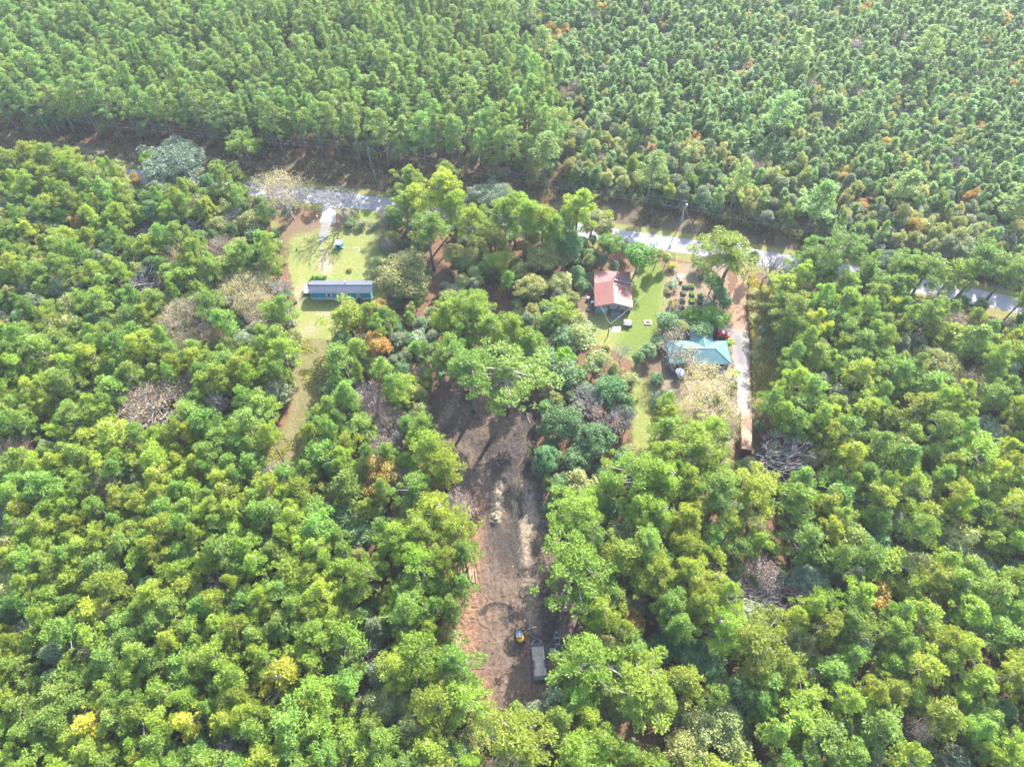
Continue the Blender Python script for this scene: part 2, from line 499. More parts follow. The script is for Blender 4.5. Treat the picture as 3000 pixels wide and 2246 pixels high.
LAWN2 = [(1850, 800), (1885, 765), (1937, 772), (1950, 803), (1946, 890), (1940, 950), (1935, 1000), (1930, 1080), (1935, 1330), (1855, 1350), (1850, 1150), (1850, 1062), (1790, 1020), (1690, 1000), (1680, 890), (1690, 820), (1741, 790)]
def lawn2_mask(X, Y):
    sand = blob(X, Y, 1862, 806, 2.5, 2) * .5
    brown = blob(X, Y, 1710, 880, 4.0, 9) * .85 + blob(X, Y, 1900, 1065, 4.5, 7) * .85 + blob(X, Y, 1940, 1020, 3, 12) * .6
    green = strip(X, Y, [(1910, 780), (1885, 960), (1850, 1010)], 4.5) * .85
    return sand, brown, green
sheet('lawn_by_barn', gp(LAWN2), .016, .4, M['lawn'], lawn2_mask, lambda X, Y: .04 * fbm(X * .5, Y * .5, 3))
YARD = [(1950, 770), (2130, 775), (2135, 850), (2110, 930), (2140, 990), (2145, 1080), (2160, 1200), (2150, 1330), (1950, 1330), (1940, 1180), (1935, 1000), (1945, 900)]
def yard_mask(X, Y):
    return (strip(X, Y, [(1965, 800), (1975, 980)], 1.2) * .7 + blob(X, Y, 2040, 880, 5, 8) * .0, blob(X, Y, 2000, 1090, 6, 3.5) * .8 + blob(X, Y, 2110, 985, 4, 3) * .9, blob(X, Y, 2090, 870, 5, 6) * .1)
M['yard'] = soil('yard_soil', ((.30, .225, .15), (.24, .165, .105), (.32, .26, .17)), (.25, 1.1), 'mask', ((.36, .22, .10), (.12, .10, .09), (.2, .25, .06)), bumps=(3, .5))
sheet('garden_yard', gp(YARD), .012, .4, M['yard'], yard_mask, lambda X, Y: .03 * fbm(X, Y, 3))
DRIVE2 = [(2175, 752), (2215, 758), (2200, 830), (2187, 850), (2182, 930), (2192, 985), (2198, 1090), (2198, 1160), (2192, 1260), (2160, 1260), (2163, 1160), (2152, 1090), (2138, 1000), (2102, 985), (2106, 955), (2128, 930), (2142, 860), (2160, 830)]
def drive2_mask(X, Y):
    return (strip(X, Y, [(2180, 770), (2165, 860), (2155, 940)], 3.2) * .95, strip(X, Y, [(2160, 990), (2172, 1060)], 1.4) * .55, strip(X, Y, [(2165, 1080), (2180, 1240)], 1.6) * .5)
sheet('gravel_driveway', gp(DRIVE2), .02, .35, M['gravel'], drive2_mask, lambda X, Y: .04 * fbm(X * .8, Y * .8, 3))
APRON = [(948, 590), (985, 596), (984, 648), (972, 660), (936, 652), (946, 620)]
mb = MB(); q = gp(APRON); mb.face([(x, y, .07) for x, y in q])
tag(mb.build('driveway_apron', M['asphalt']), kind='structure')
TRACK = [(942, 648), (970, 648), (966, 680), (955, 700), (946, 716), (935, 714), (937, 688)]
M['concrete'] = paint('pale_concrete', (.22, .205, .185), .85, .2, .9, col2=(.15, .135, .115))
sheet('pale_driveway_strip', gp(TRACK), .085, .3, M['concrete'], None, None, .5)

CLEAR = [(1300, 1005), (1287, 1036), (1287, 1120), (1268, 1254), (1285, 1290), (1338, 1308), (1348, 1427), (1381, 1507), (1372, 1550), (1366, 1670), (1350, 1767), (1320, 1876), (1300, 1949), (1310, 2020), (1360, 2090), (1330, 2180), (1400, 2300), (1640, 2300), (1700, 2100), (1640, 2032), (1690, 1930), (1720, 1850), (1720, 1760), (1690, 1690), (1640, 1640), (1660, 1543), (1640, 1435), (1575, 1380), (1570, 1254), (1610, 1138), (1590, 1060), (1454, 1040), (1380, 1010)]
rx_ = Vector(g(1500, 1650)).x
def ring_d(X, Y):
    c = g(1455, 1803); dx = (X - c.x) / 3.6; dy = (Y - c.y) / 2.55
    return np.hypot(dx, dy), np.arctan2(dy, dx)
def clear_mask(X, Y):
    orange = strip(X, Y, [(1385, 1480), (1370, 1620), (1360, 1720), (1350, 1860), (1350, 1960), (1400, 2080)], 3.3) * 1.0 + strip(X, Y, [(1300, 1030), (1400, 1120), (1480, 1150), (1580, 1130)], 5) * .75 + strip(X, Y, [(1450, 1780), (1450, 1980)], 3.2) * .25 + blob(X, Y, 1650, 1700, 3, 5) * .6
    dark = strip(X, Y, [(1320, 1250), (1400, 1290), (1440, 1330), (1480, 1420)], 4) * .5 + strip(X, Y, [(1560, 1250), (1520, 1350)], 5) * .85 + strip(X, Y, [(1520, 1580), (1590, 1740), (1620, 1850)], 4.5) * .55 + strip(X, Y, [(1430, 1520), (1470, 1640)], 4) * .4
    r, a = ring_d(X, Y); dark = dark + np.where((r < 1.05 + .25 * (fbm(X * .5, Y * .5, 3) - .5)) & ((r > .62) | (Y < g(1455, 1803).y) & (r > .2)) & (a > -1.1), .62, 0)
    dark = dark + strip(X, Y, [(1490, 1470), (1540, 1530)], 2) * .7
    tan = strip(X, Y, [(1462, 1425), (1452, 1470), (1452, 1525)], 1.3) * .95 + strip(X, Y, [(1545, 1430), (1560, 1520)], 2) * .7 + strip(X, Y, [(1540, 1540), (1545, 1640)], 1.6) * .6 + strip(X, Y, [(1545, 1700), (1560, 1840)], 2.4) * .45 + strip(X, Y, [(1330, 1180), (1300, 1230)], 2) * .4
    return orange, dark, tan
def clear_h(X, Y):
    h = .05 + .22 * fbm(X * .9, Y * .6, 5)
    ca = g(1500, 2000); cb = g(1390, 1200)
    sx = (X - ca.x) * .985 + (Y - ca.y) * .17
    h = h + .22 * (fbm(sx * 1.9, Y * .16, 4) - .5)
    mound = strip(X, Y, [(1462, 1425), (1452, 1470), (1452, 1525)], 1.15)
    h = h + mound * (.75 + .5 * (fbm(X * 1.6, Y * 1.6, 3) - .5) * 2) * .9
    h = h + blob(X, Y, 1453, 1516, 1.3) * .5 * (1 + .5 * np.sin(np.hypot(X - g(1453, 1516).x, Y - g(1453, 1516).y) * 9))
    h = h + strip(X, Y, [(1545, 1430), (1565, 1510)], 1.6) * .5 * fbm(X * 2, Y * 2, 3)
    h = h + strip(X, Y, [(1470, 1340), (1520, 1330), (1560, 1300)], 2.2) * .6 * fbm(X * 1.8, Y * 1.8, 3)
    h = h + strip(X, Y, [(1370, 1760), (1345, 1900)], 2.6) * .35 * fbm(X * 2.5, Y * 2.5, 3)
    r, a = ring_d(X, Y)
    h = h + .16 * np.exp(-((r - 1.05) / .05) ** 2) + .10 * np.exp(-((r - .62) / .05) ** 2) * (Y > g(1455, 1803).y - .5) - .02 * ((r < 1) & (r > .7))
    return h
sheet('cleared_ground', gp(CLEAR), .004, .22, M['dirt'], clear_mask, clear_h, 1.2)

# ------------------------------------------------------------------ paints
M['teal'] = planks('teal_siding', (.006, .50, .70), (.01, .54, .76), 'Z', .20, .5)
M['skirt'] = ribbed('white_skirting', (.85, .87, .9), (.7, .72, .74), 'X', .35, .6, 0, .2, .01)
M['darkroof'] = ribbed('grey_metal_roof', (.085, .105, .15), (.06, .078, .11), 'X', .32, .38, .25, .25, .03)
M['white'] = paint('white_paint', (.76, .76, .75), .5, .08)
M['offwhite'] = paint('weathered_white', (.66, .65, .63), .7, .2, 1.5)
M['glass'] = paint('window_glass', (.05, .065, .08), .12, .1, spec=.6)
M['door'] = paint('pale_door', (.60, .66, .66), .5, .06)
M['deckw'] = planks('pale_deck', (.66, .60, .58), (.56, .50, .48), 'X', .15)
M['blackm'] = paint('black_metal', (.025, .027, .03), .5, .2)
M['darkwood'] = paint('dark_wood', (.07, .05, .04), .8, .2, 2)
M['greywood'] = planks('grey_wood', (.34, .32, .31), (.26, .24, .23), 'X', .16)
M['redroof'] = ribbed('red_metal_roof', (.33, .095, .07), (.19, .07, .055), 'Y', .30, .5, .15, .55, .03)
M['redroof_x'] = ribbed('rusty_red_roof', (.36, .11, .10), (.20, .075, .07), 'X', .28, .55, .15, .6, .03)
M['redtrim'] = paint('red_trim', (.62, .17, .11), .5, .15)
M['barnwall'] = planks('pale_green_board', (.42, .48, .47), (.36, .42, .41), 'X', .3)
M['brownwall'] = planks('brown_board', (.24, .16, .10), (.19, .125, .08), 'X', .22)
M['greenroof'] = ribbed('green_metal_roof_lengthways', (.15, .29, .28), (.115, .235, .23), 'X', .38, .35, .2, .3, .03)
M['greenroof_y'] = ribbed('green_metal_roof_crossways', (.15, .29, .28), (.115, .235, .23), 'Y', .38, .35, .2, .3, .03)
M['greentrim'] = paint('green_trim', (.12, .30, .30), .4, .1)
M['creamwall'] = planks('cream_siding', (.60, .57, .50), (.54, .51, .45), 'Z', .2)
M['reddoor'] = paint('red_paint', (.30, .03, .03), .5, .15)
M['shingle'] = soil('grey_shingles', ((.12, .125, .14), (.10, .105, .12), (.16, .165, .18)), (.5, 3), bumps=(6, .3))
M['brick'] = planks('brown_brick', (.24, .12, .08), (.19, .095, .065), 'Z', .09)
M['chrome'] = paint('galvanised', (.55, .56, .57), .35, .15, metal=.6)
M['carred'] = paint('red_car_paint', (.75, .012, .03), .22, .05, spec=.6)
M['tyre'] = paint('tyre_rubber', (.025, .025, .027), .8, .1)
M['lamp'] = paint('lamp_glass', (.6, .6, .58), .2, .05)
M['redlamp'] = paint('rear_lamp', (.4, .02, .02), .25, .05)
M['yellow'] = paint('yellow_machine_paint', (1.0, .55, .01), .42, .12, 2)
M['cabroof'] = paint('cab_roof', (.16, .18, .21), .4, .1)
M['steel_dark'] = paint('dark_steel', (.055, .065, .085), .5, .25, 2)
M['deck'] = planks('worn_deck_boards', (.56, .47, .36), (.46, .38, .29), 'X', .22, .85)
M['orange_p'] = paint('orange_plastic', (.75, .10, .03), .5, .1)
M['bark'] = soil('pine_bark', ((.30, .245, .22), (.38, .32, .29), (.22, .175, .155)), (.8, 3), bumps=(5, .6))
M['log'] = soil('cut_log', ((.42, .27, .19), (.36, .23, .16), (.50, .36, .27)), (.8, 4), bumps=(5, .5))
M['logend'] = paint('sawn_end', (.48, .29, .17), .8, .2, 4)
M['greybark'] = soil('grey_bark', ((.46, .43, .40), (.56, .53, .50), (.34, .31, .29)), (.6, 3), bumps=(5, .4))
M['palebark'] = soil('pale_twig_bark', ((.47, .42, .40), (.52, .47, .45), (.38, .33, .31)), (.6, 3), bumps=(5, .2))
M['deadwood'] = soil('dead_wood', ((.36, .24, .17), (.28, .19, .14), (.45, .34, .26)), (.8, 3), bumps=(5, .5))
M['rust'] = ribbed('rusty_orange_sheet', (.46, .20, .11), (.34, .13, .075), 'Y', .26, .7, .1, .6, .05)
M['rusty'] = paint('rust_orange', (.42, .13, .05), .75, .25, 2, col2=(.26, .08, .04))
M['rust_top'] = paint('bleached_rust', (.56, .36, .25), .8, .25, 1.2, col2=(.38, .20, .12))
M['brownroof'] = ribbed('brown_metal_sheet', (.20, .10, .085), (.15, .075, .065), 'X', .22, .6, .1, .5, .03)
M['greenmetal'] = paint('faded_green', (.34, .46, .40), .6, .15, 1)
M['tealp'] = paint('teal_plastic', (.05, .30, .26), .5, .1)
M['blue'] = paint('blue_plastic', (.03, .25, .55), .45, .1)
M['bluegrey'] = paint('blue_grey_plastic', (.17, .22, .30), .45, .15)
M['wire'] = paint('cable', (.42, .40, .40), .5, .05)
M['pole'] = paint('weathered_pole', (.34, .38, .40), .8, .2, 2)
M['orangew'] = paint('orange_wood', (.55, .22, .08), .7, .15)
M['soilbed'] = soil('bed_soil', ((.08, .055, .04), (.10, .07, .05), (.06, .04, .03)), (1, 4))
M['bedwood'] = paint('bed_board', (.12, .11, .095), .8, .2)

def slab(mb, q, th, m=0):
    """roof plane with thickness: q = four points counter-clockwise from above"""
    n = (Vector(q[1]) - Vector(q[0])).cross(Vector(q[2]) - Vector(q[0])).normalized()
    if n.z < 0: n = -n
    lo = [Vector(p) - n * th for p in q]
    mb.face(q, m); mb.face(list(reversed(lo)), m)
    for i in range(len(q)):
        j = (i + 1) % len(q); mb.face([q[i], lo[i], lo[j], q[j]], m)
def part(name, fn, mat, parent, bevel=0.0, smooth=False):
    mb = MB(); fn(mb); return mb.build(name, mat, parent, bevel=bevel, smooth=smooth)
def one(name, fn, mats, loc, rz, label, cat, group=None, bevel=0.0, smooth=False):
    mb = MB(); fn(mb); o = mb.build(name, mats, bevel=bevel, smooth=smooth, loc=loc, rz=rz)
    return tag(o, label, cat, group)

# ------------------------------------------------------------------ blue mobile home
MH = empty('mobile_home', (-46.15, 123.75, 0), 0, 'long teal mobile home with grey metal roof and white skirting on the lawn', 'mobile home')
L, D, EZ, RZ = 16.3, 3.9, 3.15, 3.75
def f(mb):
    mb.box((0, D / 2, .45), (L, D, .86))
part('skirting', f, M['skirt'], MH)
def f(mb):
    mb.box((0, D / 2, (.88 + EZ) / 2), (L - .04, D - .04, EZ - .88))
    for s in (-1, 1):
        x = s * (L / 2 - .02)
        mb.face([(x, .02, EZ), (x, D - .02, EZ), (x, D / 2, RZ - .06)])
part('wall', f, M['teal'], MH)
def f(mb):
    e = .32
    for y0, y1, z0, z1 in ((-e, D / 2, EZ - .05, RZ), (D + e, D / 2, EZ - .05, RZ)):
        slab(mb, [(-L / 2 - .3, y0, z0), (L / 2 + .3, y0, z0), (L / 2 + .3, y1, z1), (-L / 2 - .3, y1, z1)], .06)
roof = part('roof', f, M['darkroof'], MH)
part('ridge_cap', lambda mb: mb.tube([(-L / 2 - .32, D / 2, RZ + .03), (L / 2 + .32, D / 2, RZ + .03)], .09, 6), M['steel_dark'], roof)
part('roof_vent', lambda mb: mb.lathe((1.1, D * .78, RZ - .3), [(.12, 0), (.12, .4), (.2, .42), (.2, .55), (.05, .62)], 10), M['offwhite'], roof, smooth=False)
part('roof_vent', lambda mb: mb.lathe((-1.1, D * .62, RZ - .2), [(.06, 0), (.06, .35)], 8), M['offwhite'], roof)
def window(parent, x, y, z, w, h, sh=.0, mat_fr='white'):
    fr = part('window', lambda mb: [mb.box((x - w / 2, y, z), (.08, .08, h + .08)), mb.box((x + w / 2, y, z), (.08, .08, h + .08)), mb.box((x, y, z + h / 2), (w - .08, .08, .08)), mb.box((x, y, z - h / 2), (w - .08, .08, .08)), mb.box((x, y, z), (w - .08, .06, .05))], M[mat_fr], parent)
    part('pane', lambda mb: mb.box((x, y + .01, z), (w - .09, .03, h - .09)), M['glass'], fr)
    if sh:
        for s in (-1, 1):
            part('shutter', lambda mb: mb.box((x + s * (w / 2 + sh / 2 + .05), y - .01, z), (sh, .06, h + .12)), M['white'], fr)
window(MH, -3.15, -.03, 1.95, .85, 1.25, .36)
window(MH, -.35, -.03, 2.1, .85, .95, .36)
dr = part('door', lambda mb: mb.box((4.75, -.02, 1.95), (.98, .08, 2.0)), M['door'], MH)
part('handle', lambda mb: mb.box((5.1, -.09, 1.9), (.05, .06, .12)), M['chrome'], dr)
def f(mb):
    for k in range(5): mb.box((4.8, -.25 - k * .3, .82 - k * .18), (1.05, .3, .06))
    for s in (-1, 1): mb.box((4.8 + s * .5, -.85, .42), (.06, 1.5, .18), 0, 0, ('X', .52))
st = part('steps', f, M['blackm'], MH)
def f(mb):
    for s in (-1, 1):
        x = 4.8 + s * .56
        mb.tube([(x, -.05, .9), (x, -.05, 1.8)], .035, 6); mb.tube([(x, -1.55, 0), (x, -1.55, 1.0)], .035, 6)
        mb.tube([(x, -.05, 1.8), (x, -1.55, 1.0)], .045, 6)
part('hand_rail', f, M['offwhite'], st)
def f(mb):
    mb.box((-L / 2 - 1.25, 3.35, .82), (2.3, 3.3, .10)); mb.box((-L / 2 + 2.75, 4.55, .82), (5.6, .95, .10))
    for x, y in ((-2.3, 4.9), (-2.3, 1.8), (-.2, 1.8), (-.2, 4.9), (2.7, 4.9), (5.5, 4.9)): mb.box((-L / 2 + x, y, .39), (.1, .1, .76))
dk = part('porch_deck', f, M['deckw'], MH)
def f(mb):
    P = [(-2.35, 1.75), (-2.35, 5.0), (5.5, 5.0)]
    for (xa, ya), (xb, yb) in zip(P[:-1], P[1:]):
        n = max(2, int(math.hypot(xb - xa, yb - ya) / .28))
        for i in range(n + 1):
            x = xa + (xb - xa) * i / n; y = ya + (yb - ya) * i / n
            mb.box((-L / 2 + x, y, 1.31), (.045, .045, .86))
        mb.tube([(-L / 2 + xa, ya, 1.78), (-L / 2 + xb, yb, 1.78)], .055, 4)
part('porch_rail', f, M['white'], MH)
# clutter on the porch
pc = g(898, 822, .9)
one('patio_chair', lambda mb: [mb.box((0, 0, .42), (.5, .5, .05)), mb.box((0, .24, .7), (.5, .05, .55))] + [mb.box((sx * .21, sy * .21, .2), (.05, .05, .4)) for sx in (-1, 1) for sy in (-1, 1)], M['blackm'], (-55.6, 127.6, .88), .4, 'small dark chair on the white porch deck of the teal home', 'chair')
one('wire_fence', lambda mb: [mb.tube([(x, y, 0), (x, y, 1.0)], .03, 5) for x, y in ((-2.2, 0), (-2.6, 1.5), (-2.4, 3.0), (0, 0), (-1.1, 0))] + [mb.tube([(-2.4, 3, z), (-2.6, 1.5, z), (-2.2, 0, z), (0, 0, z)], .018, 4) for z in (.15, .4, .65, .97)], M['blackm'], (-54.4, 122.9, 0), 0, 'low dark wire fence around the pen at the end of the teal home', 'fence')

# small teal playhouse
PH = empty('playhouse', (*g(993, 729)[:2], 0), -.12, 'small teal playhouse with a patchy flat roof on the lawn', 'playhouse')
part('wall', lambda mb: mb.box((0, .85, .95), (1.75, 1.6, 1.35)), M['teal'], PH)
part('roof', lambda mb: mb.box((0, .85, 1.71), (2.1, 2.0, .12)), paint('patchy_roof_felt', (.62, .62, .64), .7, .2, 1.6, col2=(.06, .07, .09)), PH)
for sx in (-.8, .8):
    for y in (.1, 1.6): part('leg', lambda mb: mb.box((sx, y, .14), (.1, .1, .28)), M['darkwood'], PH)
part('ramp', lambda mb: mb.box((1.3, .4, .18), (.95, .5, .05), 0, 0, ('Y', .38)), M['greywood'], PH)
dr = part('door', lambda mb: mb.box((-.1, .03, .85), (.55, .05, 1.0)), M['blackm'], PH)

# things on the first lawn
tag(part('flagstone', lambda mb: mb.lathe((0, 0, 0), [(.45, 0), (.42, .18), (.3, .24), (0.02, .26)], 9), M['offwhite'], None), 'round pale stone on the lawn below the driveway', 'stone').location = (*g(942, 731)[:2], .02)
one('fallen_board', lambda mb: [mb.box((0, 0, .06), (1.7, .16, .06)), mb.box((.93, -.55, .06), (.16, 1.25, .06))], M['white'], (*g(1043, 727)[:2], .03), 0, 'white L-shaped timber edging lying on the lawn right of the playhouse', 'timber')
one('yard_ornament', lambda mb: [mb.box((0, 0, .3), (.25, .5, .35), .3), mb.tube([(0, .2, .45), (0, .45, .75)], .1, 6), mb.tube([(-.08, -.15, .15), (-.08, -.15, 0)], .05, 5), mb.tube([(.08, .2, .15), (.08, .2, 0)], .05, 5)], M['blackm'], (*g(870, 733)[:2], 0), .5, 'small dark yard ornament standing on the grass left of the playhouse', 'ornament')
one('tyre', lambda mb: mb.tube([(.36 * math.cos(a * .5236), .36 * math.sin(a * .5236), .12) for a in range(13)], .13, 8, cap=False), M['tyre'], (*g(867, 888)[:2], .02), 0, 'black tyre lying on bare grass left of the teal home', 'tyre')
one('plastic_tub', lambda mb: mb.lathe((0, 0, 0), [(.30, 0), (.36, .5), (.33, .5), (.28, .06), (.01, .06)], 12), M['white'], (*g(1080, 904)[:2], 0), 0, 'white plastic tub in the shade below the teal home', 'tub')
one('fallen_branch', lambda mb: [mb.tube([(-.9, -1.2, .05), (-.2, -.3, .15), (.1, .2, .25), (0, .9, .2), (-.25, 1.5, .1)], [.05, .05, .04, .03, .02], 5), mb.tube([(.1, .2, .25), (.35, .6, .4)], [.03, .015], 4)], M['darkwood'], (*g(931, 945)[:2], 0), 0, 'thin dark fallen branch on the grass below the teal home', 'branch')
for px, py, lb in ((931, 641, 'white gatepost left of the driveway mouth'), (979, 645, 'white gatepost right of the driveway mouth')):
    one('gatepost', lambda mb: [mb.box((0, 0, .55), (.22, .22, 1.1)), mb.box((0, 0, 1.13), (.3, .3, .06))], M['white'], (*g(px, py)[:2], 0), .2, lb, 'gatepost', 'driveway gateposts')
LP = empty('yard_light_pole', (*g(789, 752)[:2], 0), 0, 'grey yard light pole between the shrubs and the lawn', 'light pole')
part('pole', lambda mb: mb.tube([(0, 0, 0), (0, 0, 5.2)], [.10, .07], 8), M['pole'], LP)
part('lamp', lambda mb: [mb.tube([(0, 0, 5.1), (-.5, 0, 5.35)], .04, 6), mb.lathe((-.6, 0, 5.2), [(.2, 0), (.2, .1), (.06, .25)], 10)], M['chrome'], LP)

# ------------------------------------------------------------------ red-roofed barn house
BA = empty('barn', (26.85, 119.1, 0), math.radians(-2.5), 'old barn-like house with red metal roof and pale plank gable', 'barn')
W, D, EZ, RZ = 9.3, 7.4, 3.0, 4.45
def f(mb):
    mb.face([(-W / 2, 0, 1.75), (W / 2, 0, 1.75), (W / 2, 0, EZ), (0, 0, RZ - .08), (-W / 2, 0, EZ)])
    mb.box((-W / 2 + .05, D / 2, EZ / 2), (.1, D, EZ)); mb.box((W / 2 - .05, D / 2, EZ / 2), (.1, D, EZ))
    mb.face([(-W / 2, D, 0), (-W / 2, D, EZ), (0, D, RZ - .08), (W / 2, D, EZ), (W / 2, D, 0)])
    mb.box((-W / 2 + 1.65, -.03, .88), (3.1, .12, 1.74))
part('wall', f, M['barnwall'], BA)
part('lower_wall', lambda mb: mb.box((1.55, .05, .87), (6.1, .12, 1.72)), M['brownwall'], BA)
def f(mb):
    e = .35; 
    for s in (-1, 1):
        slab(mb, [(0, -e, RZ), (s * (W / 2 + e), -e, EZ - .1), (s * (W / 2 + e), D + .3, EZ - .1), (0, D + .3, RZ)], .06)
rf = part('roof', f, M['redroof'], BA)
part('ridge_cap', lambda mb: mb.tube([(0, -.37, RZ + .02), (0, D + .3, RZ + .02)], .09, 6), M['redtrim'], rf)
def f(mb):
    for s in (-1, 1): mb.box((s * (W / 4 + .18), -.39, (RZ + EZ) / 2 - .09), (W / 2 + .62, .05, .2), 0, 0, ('Y', s * math.atan2(RZ - EZ + .1, W / 2 + .35)))
part('fascia', f, M['redtrim'], rf)
part('rear_flashing', lambda mb: mb.box((W / 4 + .2, D + .34, (RZ + EZ) / 2 + .1), (W / 2 + .4, .3, .5), 0, 0, ('Y', math.atan2(RZ - EZ + .1, W / 2 + .35))), M['bluegrey'], rf)
def f(mb): slab(mb, [(-W / 2 - .2, D + .35, 3.05), (W / 2 + .3, D + .35, 3.05), (W / 2 + .3, D + 4.6, 3.45), (-W / 2 - .2, D + 4.6, 3.45)], .06)
part('lean_to_roof', f, M['redroof_x'], BA)
part('lean_to_wall', lambda mb: mb.box((0, D + 2.3, 1.48), (W - .3, 3.9, 2.96)), M['brownwall'], BA)
for x in (-1.3, 1.3):
    wd = part('window', lambda mb: mb.box((x, -.03, 2.45), (.75, .06, .85)), M['redtrim'], BA)
    part('pane', lambda mb: mb.box((x, -.05, 2.45), (.55, .06, .65)), M['glass'], wd)
dr = part('door', lambda mb: mb.box((-1.95, -.11, .9), (.95, .06, 1.75)), M['offwhite'], BA)
part('handle', lambda mb: mb.box((-1.6, -.17, .9), (.05, .06, .14)), M['blackm'], dr)
part('window_unit', lambda mb: mb.box((-2.6, -.25, 1.3), (.55, .5, .4)), M['white'], BA, bevel=.02)
def f(mb):
    mb.box((.75, -.7, .62), (2.2, 1.3, .08)); 
    for k in range(3): mb.box((.75, -1.5 - k * .28, .45 - k * .17), (2.1, .28, .06))
    for sx in (-.3, 1.8):
        for y in (-.1, -1.3): mb.box((sx, y, .8), (.1, .1, 1.6))
    mb.box((.75, -.1, 1.62), (2.25, .08, .1))
part('porch_steps', f, M['greywood'], BA)
part('downpipe', lambda mb: mb.tube([(3.1, -.12, 1.85), (3.05, -.2, .9), (2.9, -.5, .05)], .05, 6), M['white'], BA)
part('gutter_end', lambda mb: mb.tube([(W / 2 + .45, 2.2, 2.8), (W / 2 + .45, 1.2, 2.5)], .08, 6), M['white'], BA)
one('air_conditioner', lambda mb: [mb.box((0, 0, .45), (.85, .8, .8)), mb.lathe((0, 0, .86), [(.32, 0), (.32, .03), (.1, .05)], 12), mb.box((0, 0, .03), (1.0, .95, .06))], M['chrome'], (*g(1736, 890)[:2], 0), 0, 'grey air conditioner box against the left wall of the red-roofed barn', 'air conditioner', bevel=.02)
one('water_tank', lambda mb: mb.lathe((0, 0, 0), [(.42, 0), (.42, .9), (.36, 1.02), (.1, 1.08)], 14), M['offwhite'], (*g(1722, 878)[:2], 0), 0, 'white drum standing on shaded grass left of the barn', 'drum', smooth=False)
one('cold_frame', lambda mb: [mb.box((sx * .85, 0, .25), (.07, 1.3, .5)) for sx in (-1, 1)] + [mb.box((0, sy * .62, .25), (1.66, .07, .5)) for sy in (-1, 1)] + [mb.box((-.2, 0, .12), (.5, .5, .24))], M['greywood'], (*g(1728, 906)[:2], 0), 0, 'shallow grey open box on the ground at the barn corner', 'box')
DH = empty('dog_house', (*g(1836, 958)[:2], 0), math.radians(-13), 'small grey dog house with white lid panel on the barn lawn', 'dog house')
part('wall', lambda mb: [mb.box((0, .6, .5), (1.75, 1.25, .98)), mb.face([(-.87, -.03, .95), (.87, -.03, .95), (.87, 1.22, 1.02), (-.87, 1.22, 1.02)])], M['greywood'], DH)
rf = part('roof', lambda mb: [slab(mb, [(-1.0, -.2, 1.0), (1.0, -.2, 1.0), (1.0, .85, 1.28), (-1.0, .85, 1.28)], .05)], M['greywood'], DH)
part('lid_panel', lambda mb: slab(mb, [(-1.0, .87, 1.29), (1.0, .87, 1.29), (1.0, 1.5, 1.12), (-1.0, 1.5, 1.12)], .05), M['white'], rf)
part('side_box', lambda mb: mb.box((1.15, .55, .3), (.5, .4, .5)), M['darkwood'], DH)
for k in range(4):
    one('sheet_stack' if 0 else 'roofing_sheet', lambda mb: mb.box((0, 0, .05), (2.1, .5, .05)), M['offwhite'], (g(1803, 966).x + .12 * k, g(1803, 966).y + .42 * k - .6, .02 + .035 * k), .05 * k - .1, 'white roofing sheet in the small pile beside the grey dog house', 'sheet', 'white sheets by the dog house')
PL = empty('planter_box', (*g(1898, 946)[:2], 0), -.06, 'low white timber planter box with flowers on the barn lawn', 'planter')
part('frame', lambda mb: [mb.box((0, sy * .55, .16), (1.75, .2, .3)) for sy in (-1, 1)] + [mb.box((sx * .78, 0, .16), (.2, .9, .3)) for sx in (-1, 1)], M['white'], PL)
part('soil', lambda mb: mb.box((0, 0, .1), (1.3, .88, .2)), M['soilbed'], PL)

# ------------------------------------------------------------------ green-roofed house
GH = empty('green_roofed_house', (47.0, 100.75, 0), math.radians(-.8), 'cream house with hipped green metal roof behind yellow trees', 'house')
W, D, EZ, RZ = 14.6, 6.6, 2.6, 4.1
part('wall', lambda mb: [mb.box((0, D / 2, EZ / 2), (W, D, EZ)), mb.box((1.5, D + 2.0, EZ / 2), (4.6, 3.98, EZ)), mb.box((1.5, D + 2.0, EZ + .4), (.9, 3.9, .8))], M['creamwall'], GH)
e = .4
def f(mb):
    xl, xr, yf, yb, yr = -W / 2 - e, W / 2 + e, -e, D + e, D / 2
    hl, hr = -W / 2 + 3.0, W / 2 - 3.4
    slab(mb, [(xl, yf, EZ), (xr, yf, EZ), (hr, yr, RZ), (hl, yr, RZ)], .06)
    slab(mb, [(xr, yb, EZ), (xl, yb, EZ), (hl, yr, RZ), (hr, yr, RZ)], .06)
rf = part('roof', f, M['greenroof'], GH)
def f(mb):
    xl, xr, yf, yb, yr = -W / 2 - e, W / 2 + e, -e, D + e, D / 2
    slab(mb, [(xr, yf, EZ), (xr, yb, EZ), (W / 2 - 3.4, yr, RZ)], .06)
    slab(mb, [(xl, yb, EZ), (xl, yf, EZ), (-W / 2 + 3.0, yr, RZ)], .06)
    slab(mb, [(1.5, D / 2 + .3, RZ - .05), (1.5, D + 4.4, RZ - .05), (1.5 - 2.8, D + 4.4, EZ), (1.5 - 2.8, D + e - .3, EZ)], .05)
    slab(mb, [(1.5, D / 2 + .3, RZ - .05), (1.5 + 2.8, D + e - .3, EZ), (1.5 + 2.8, D + 4.4, EZ), (1.5, D + 4.4, RZ - .05)], .05)
part('side_roof', f, M['greenroof_y'], rf)
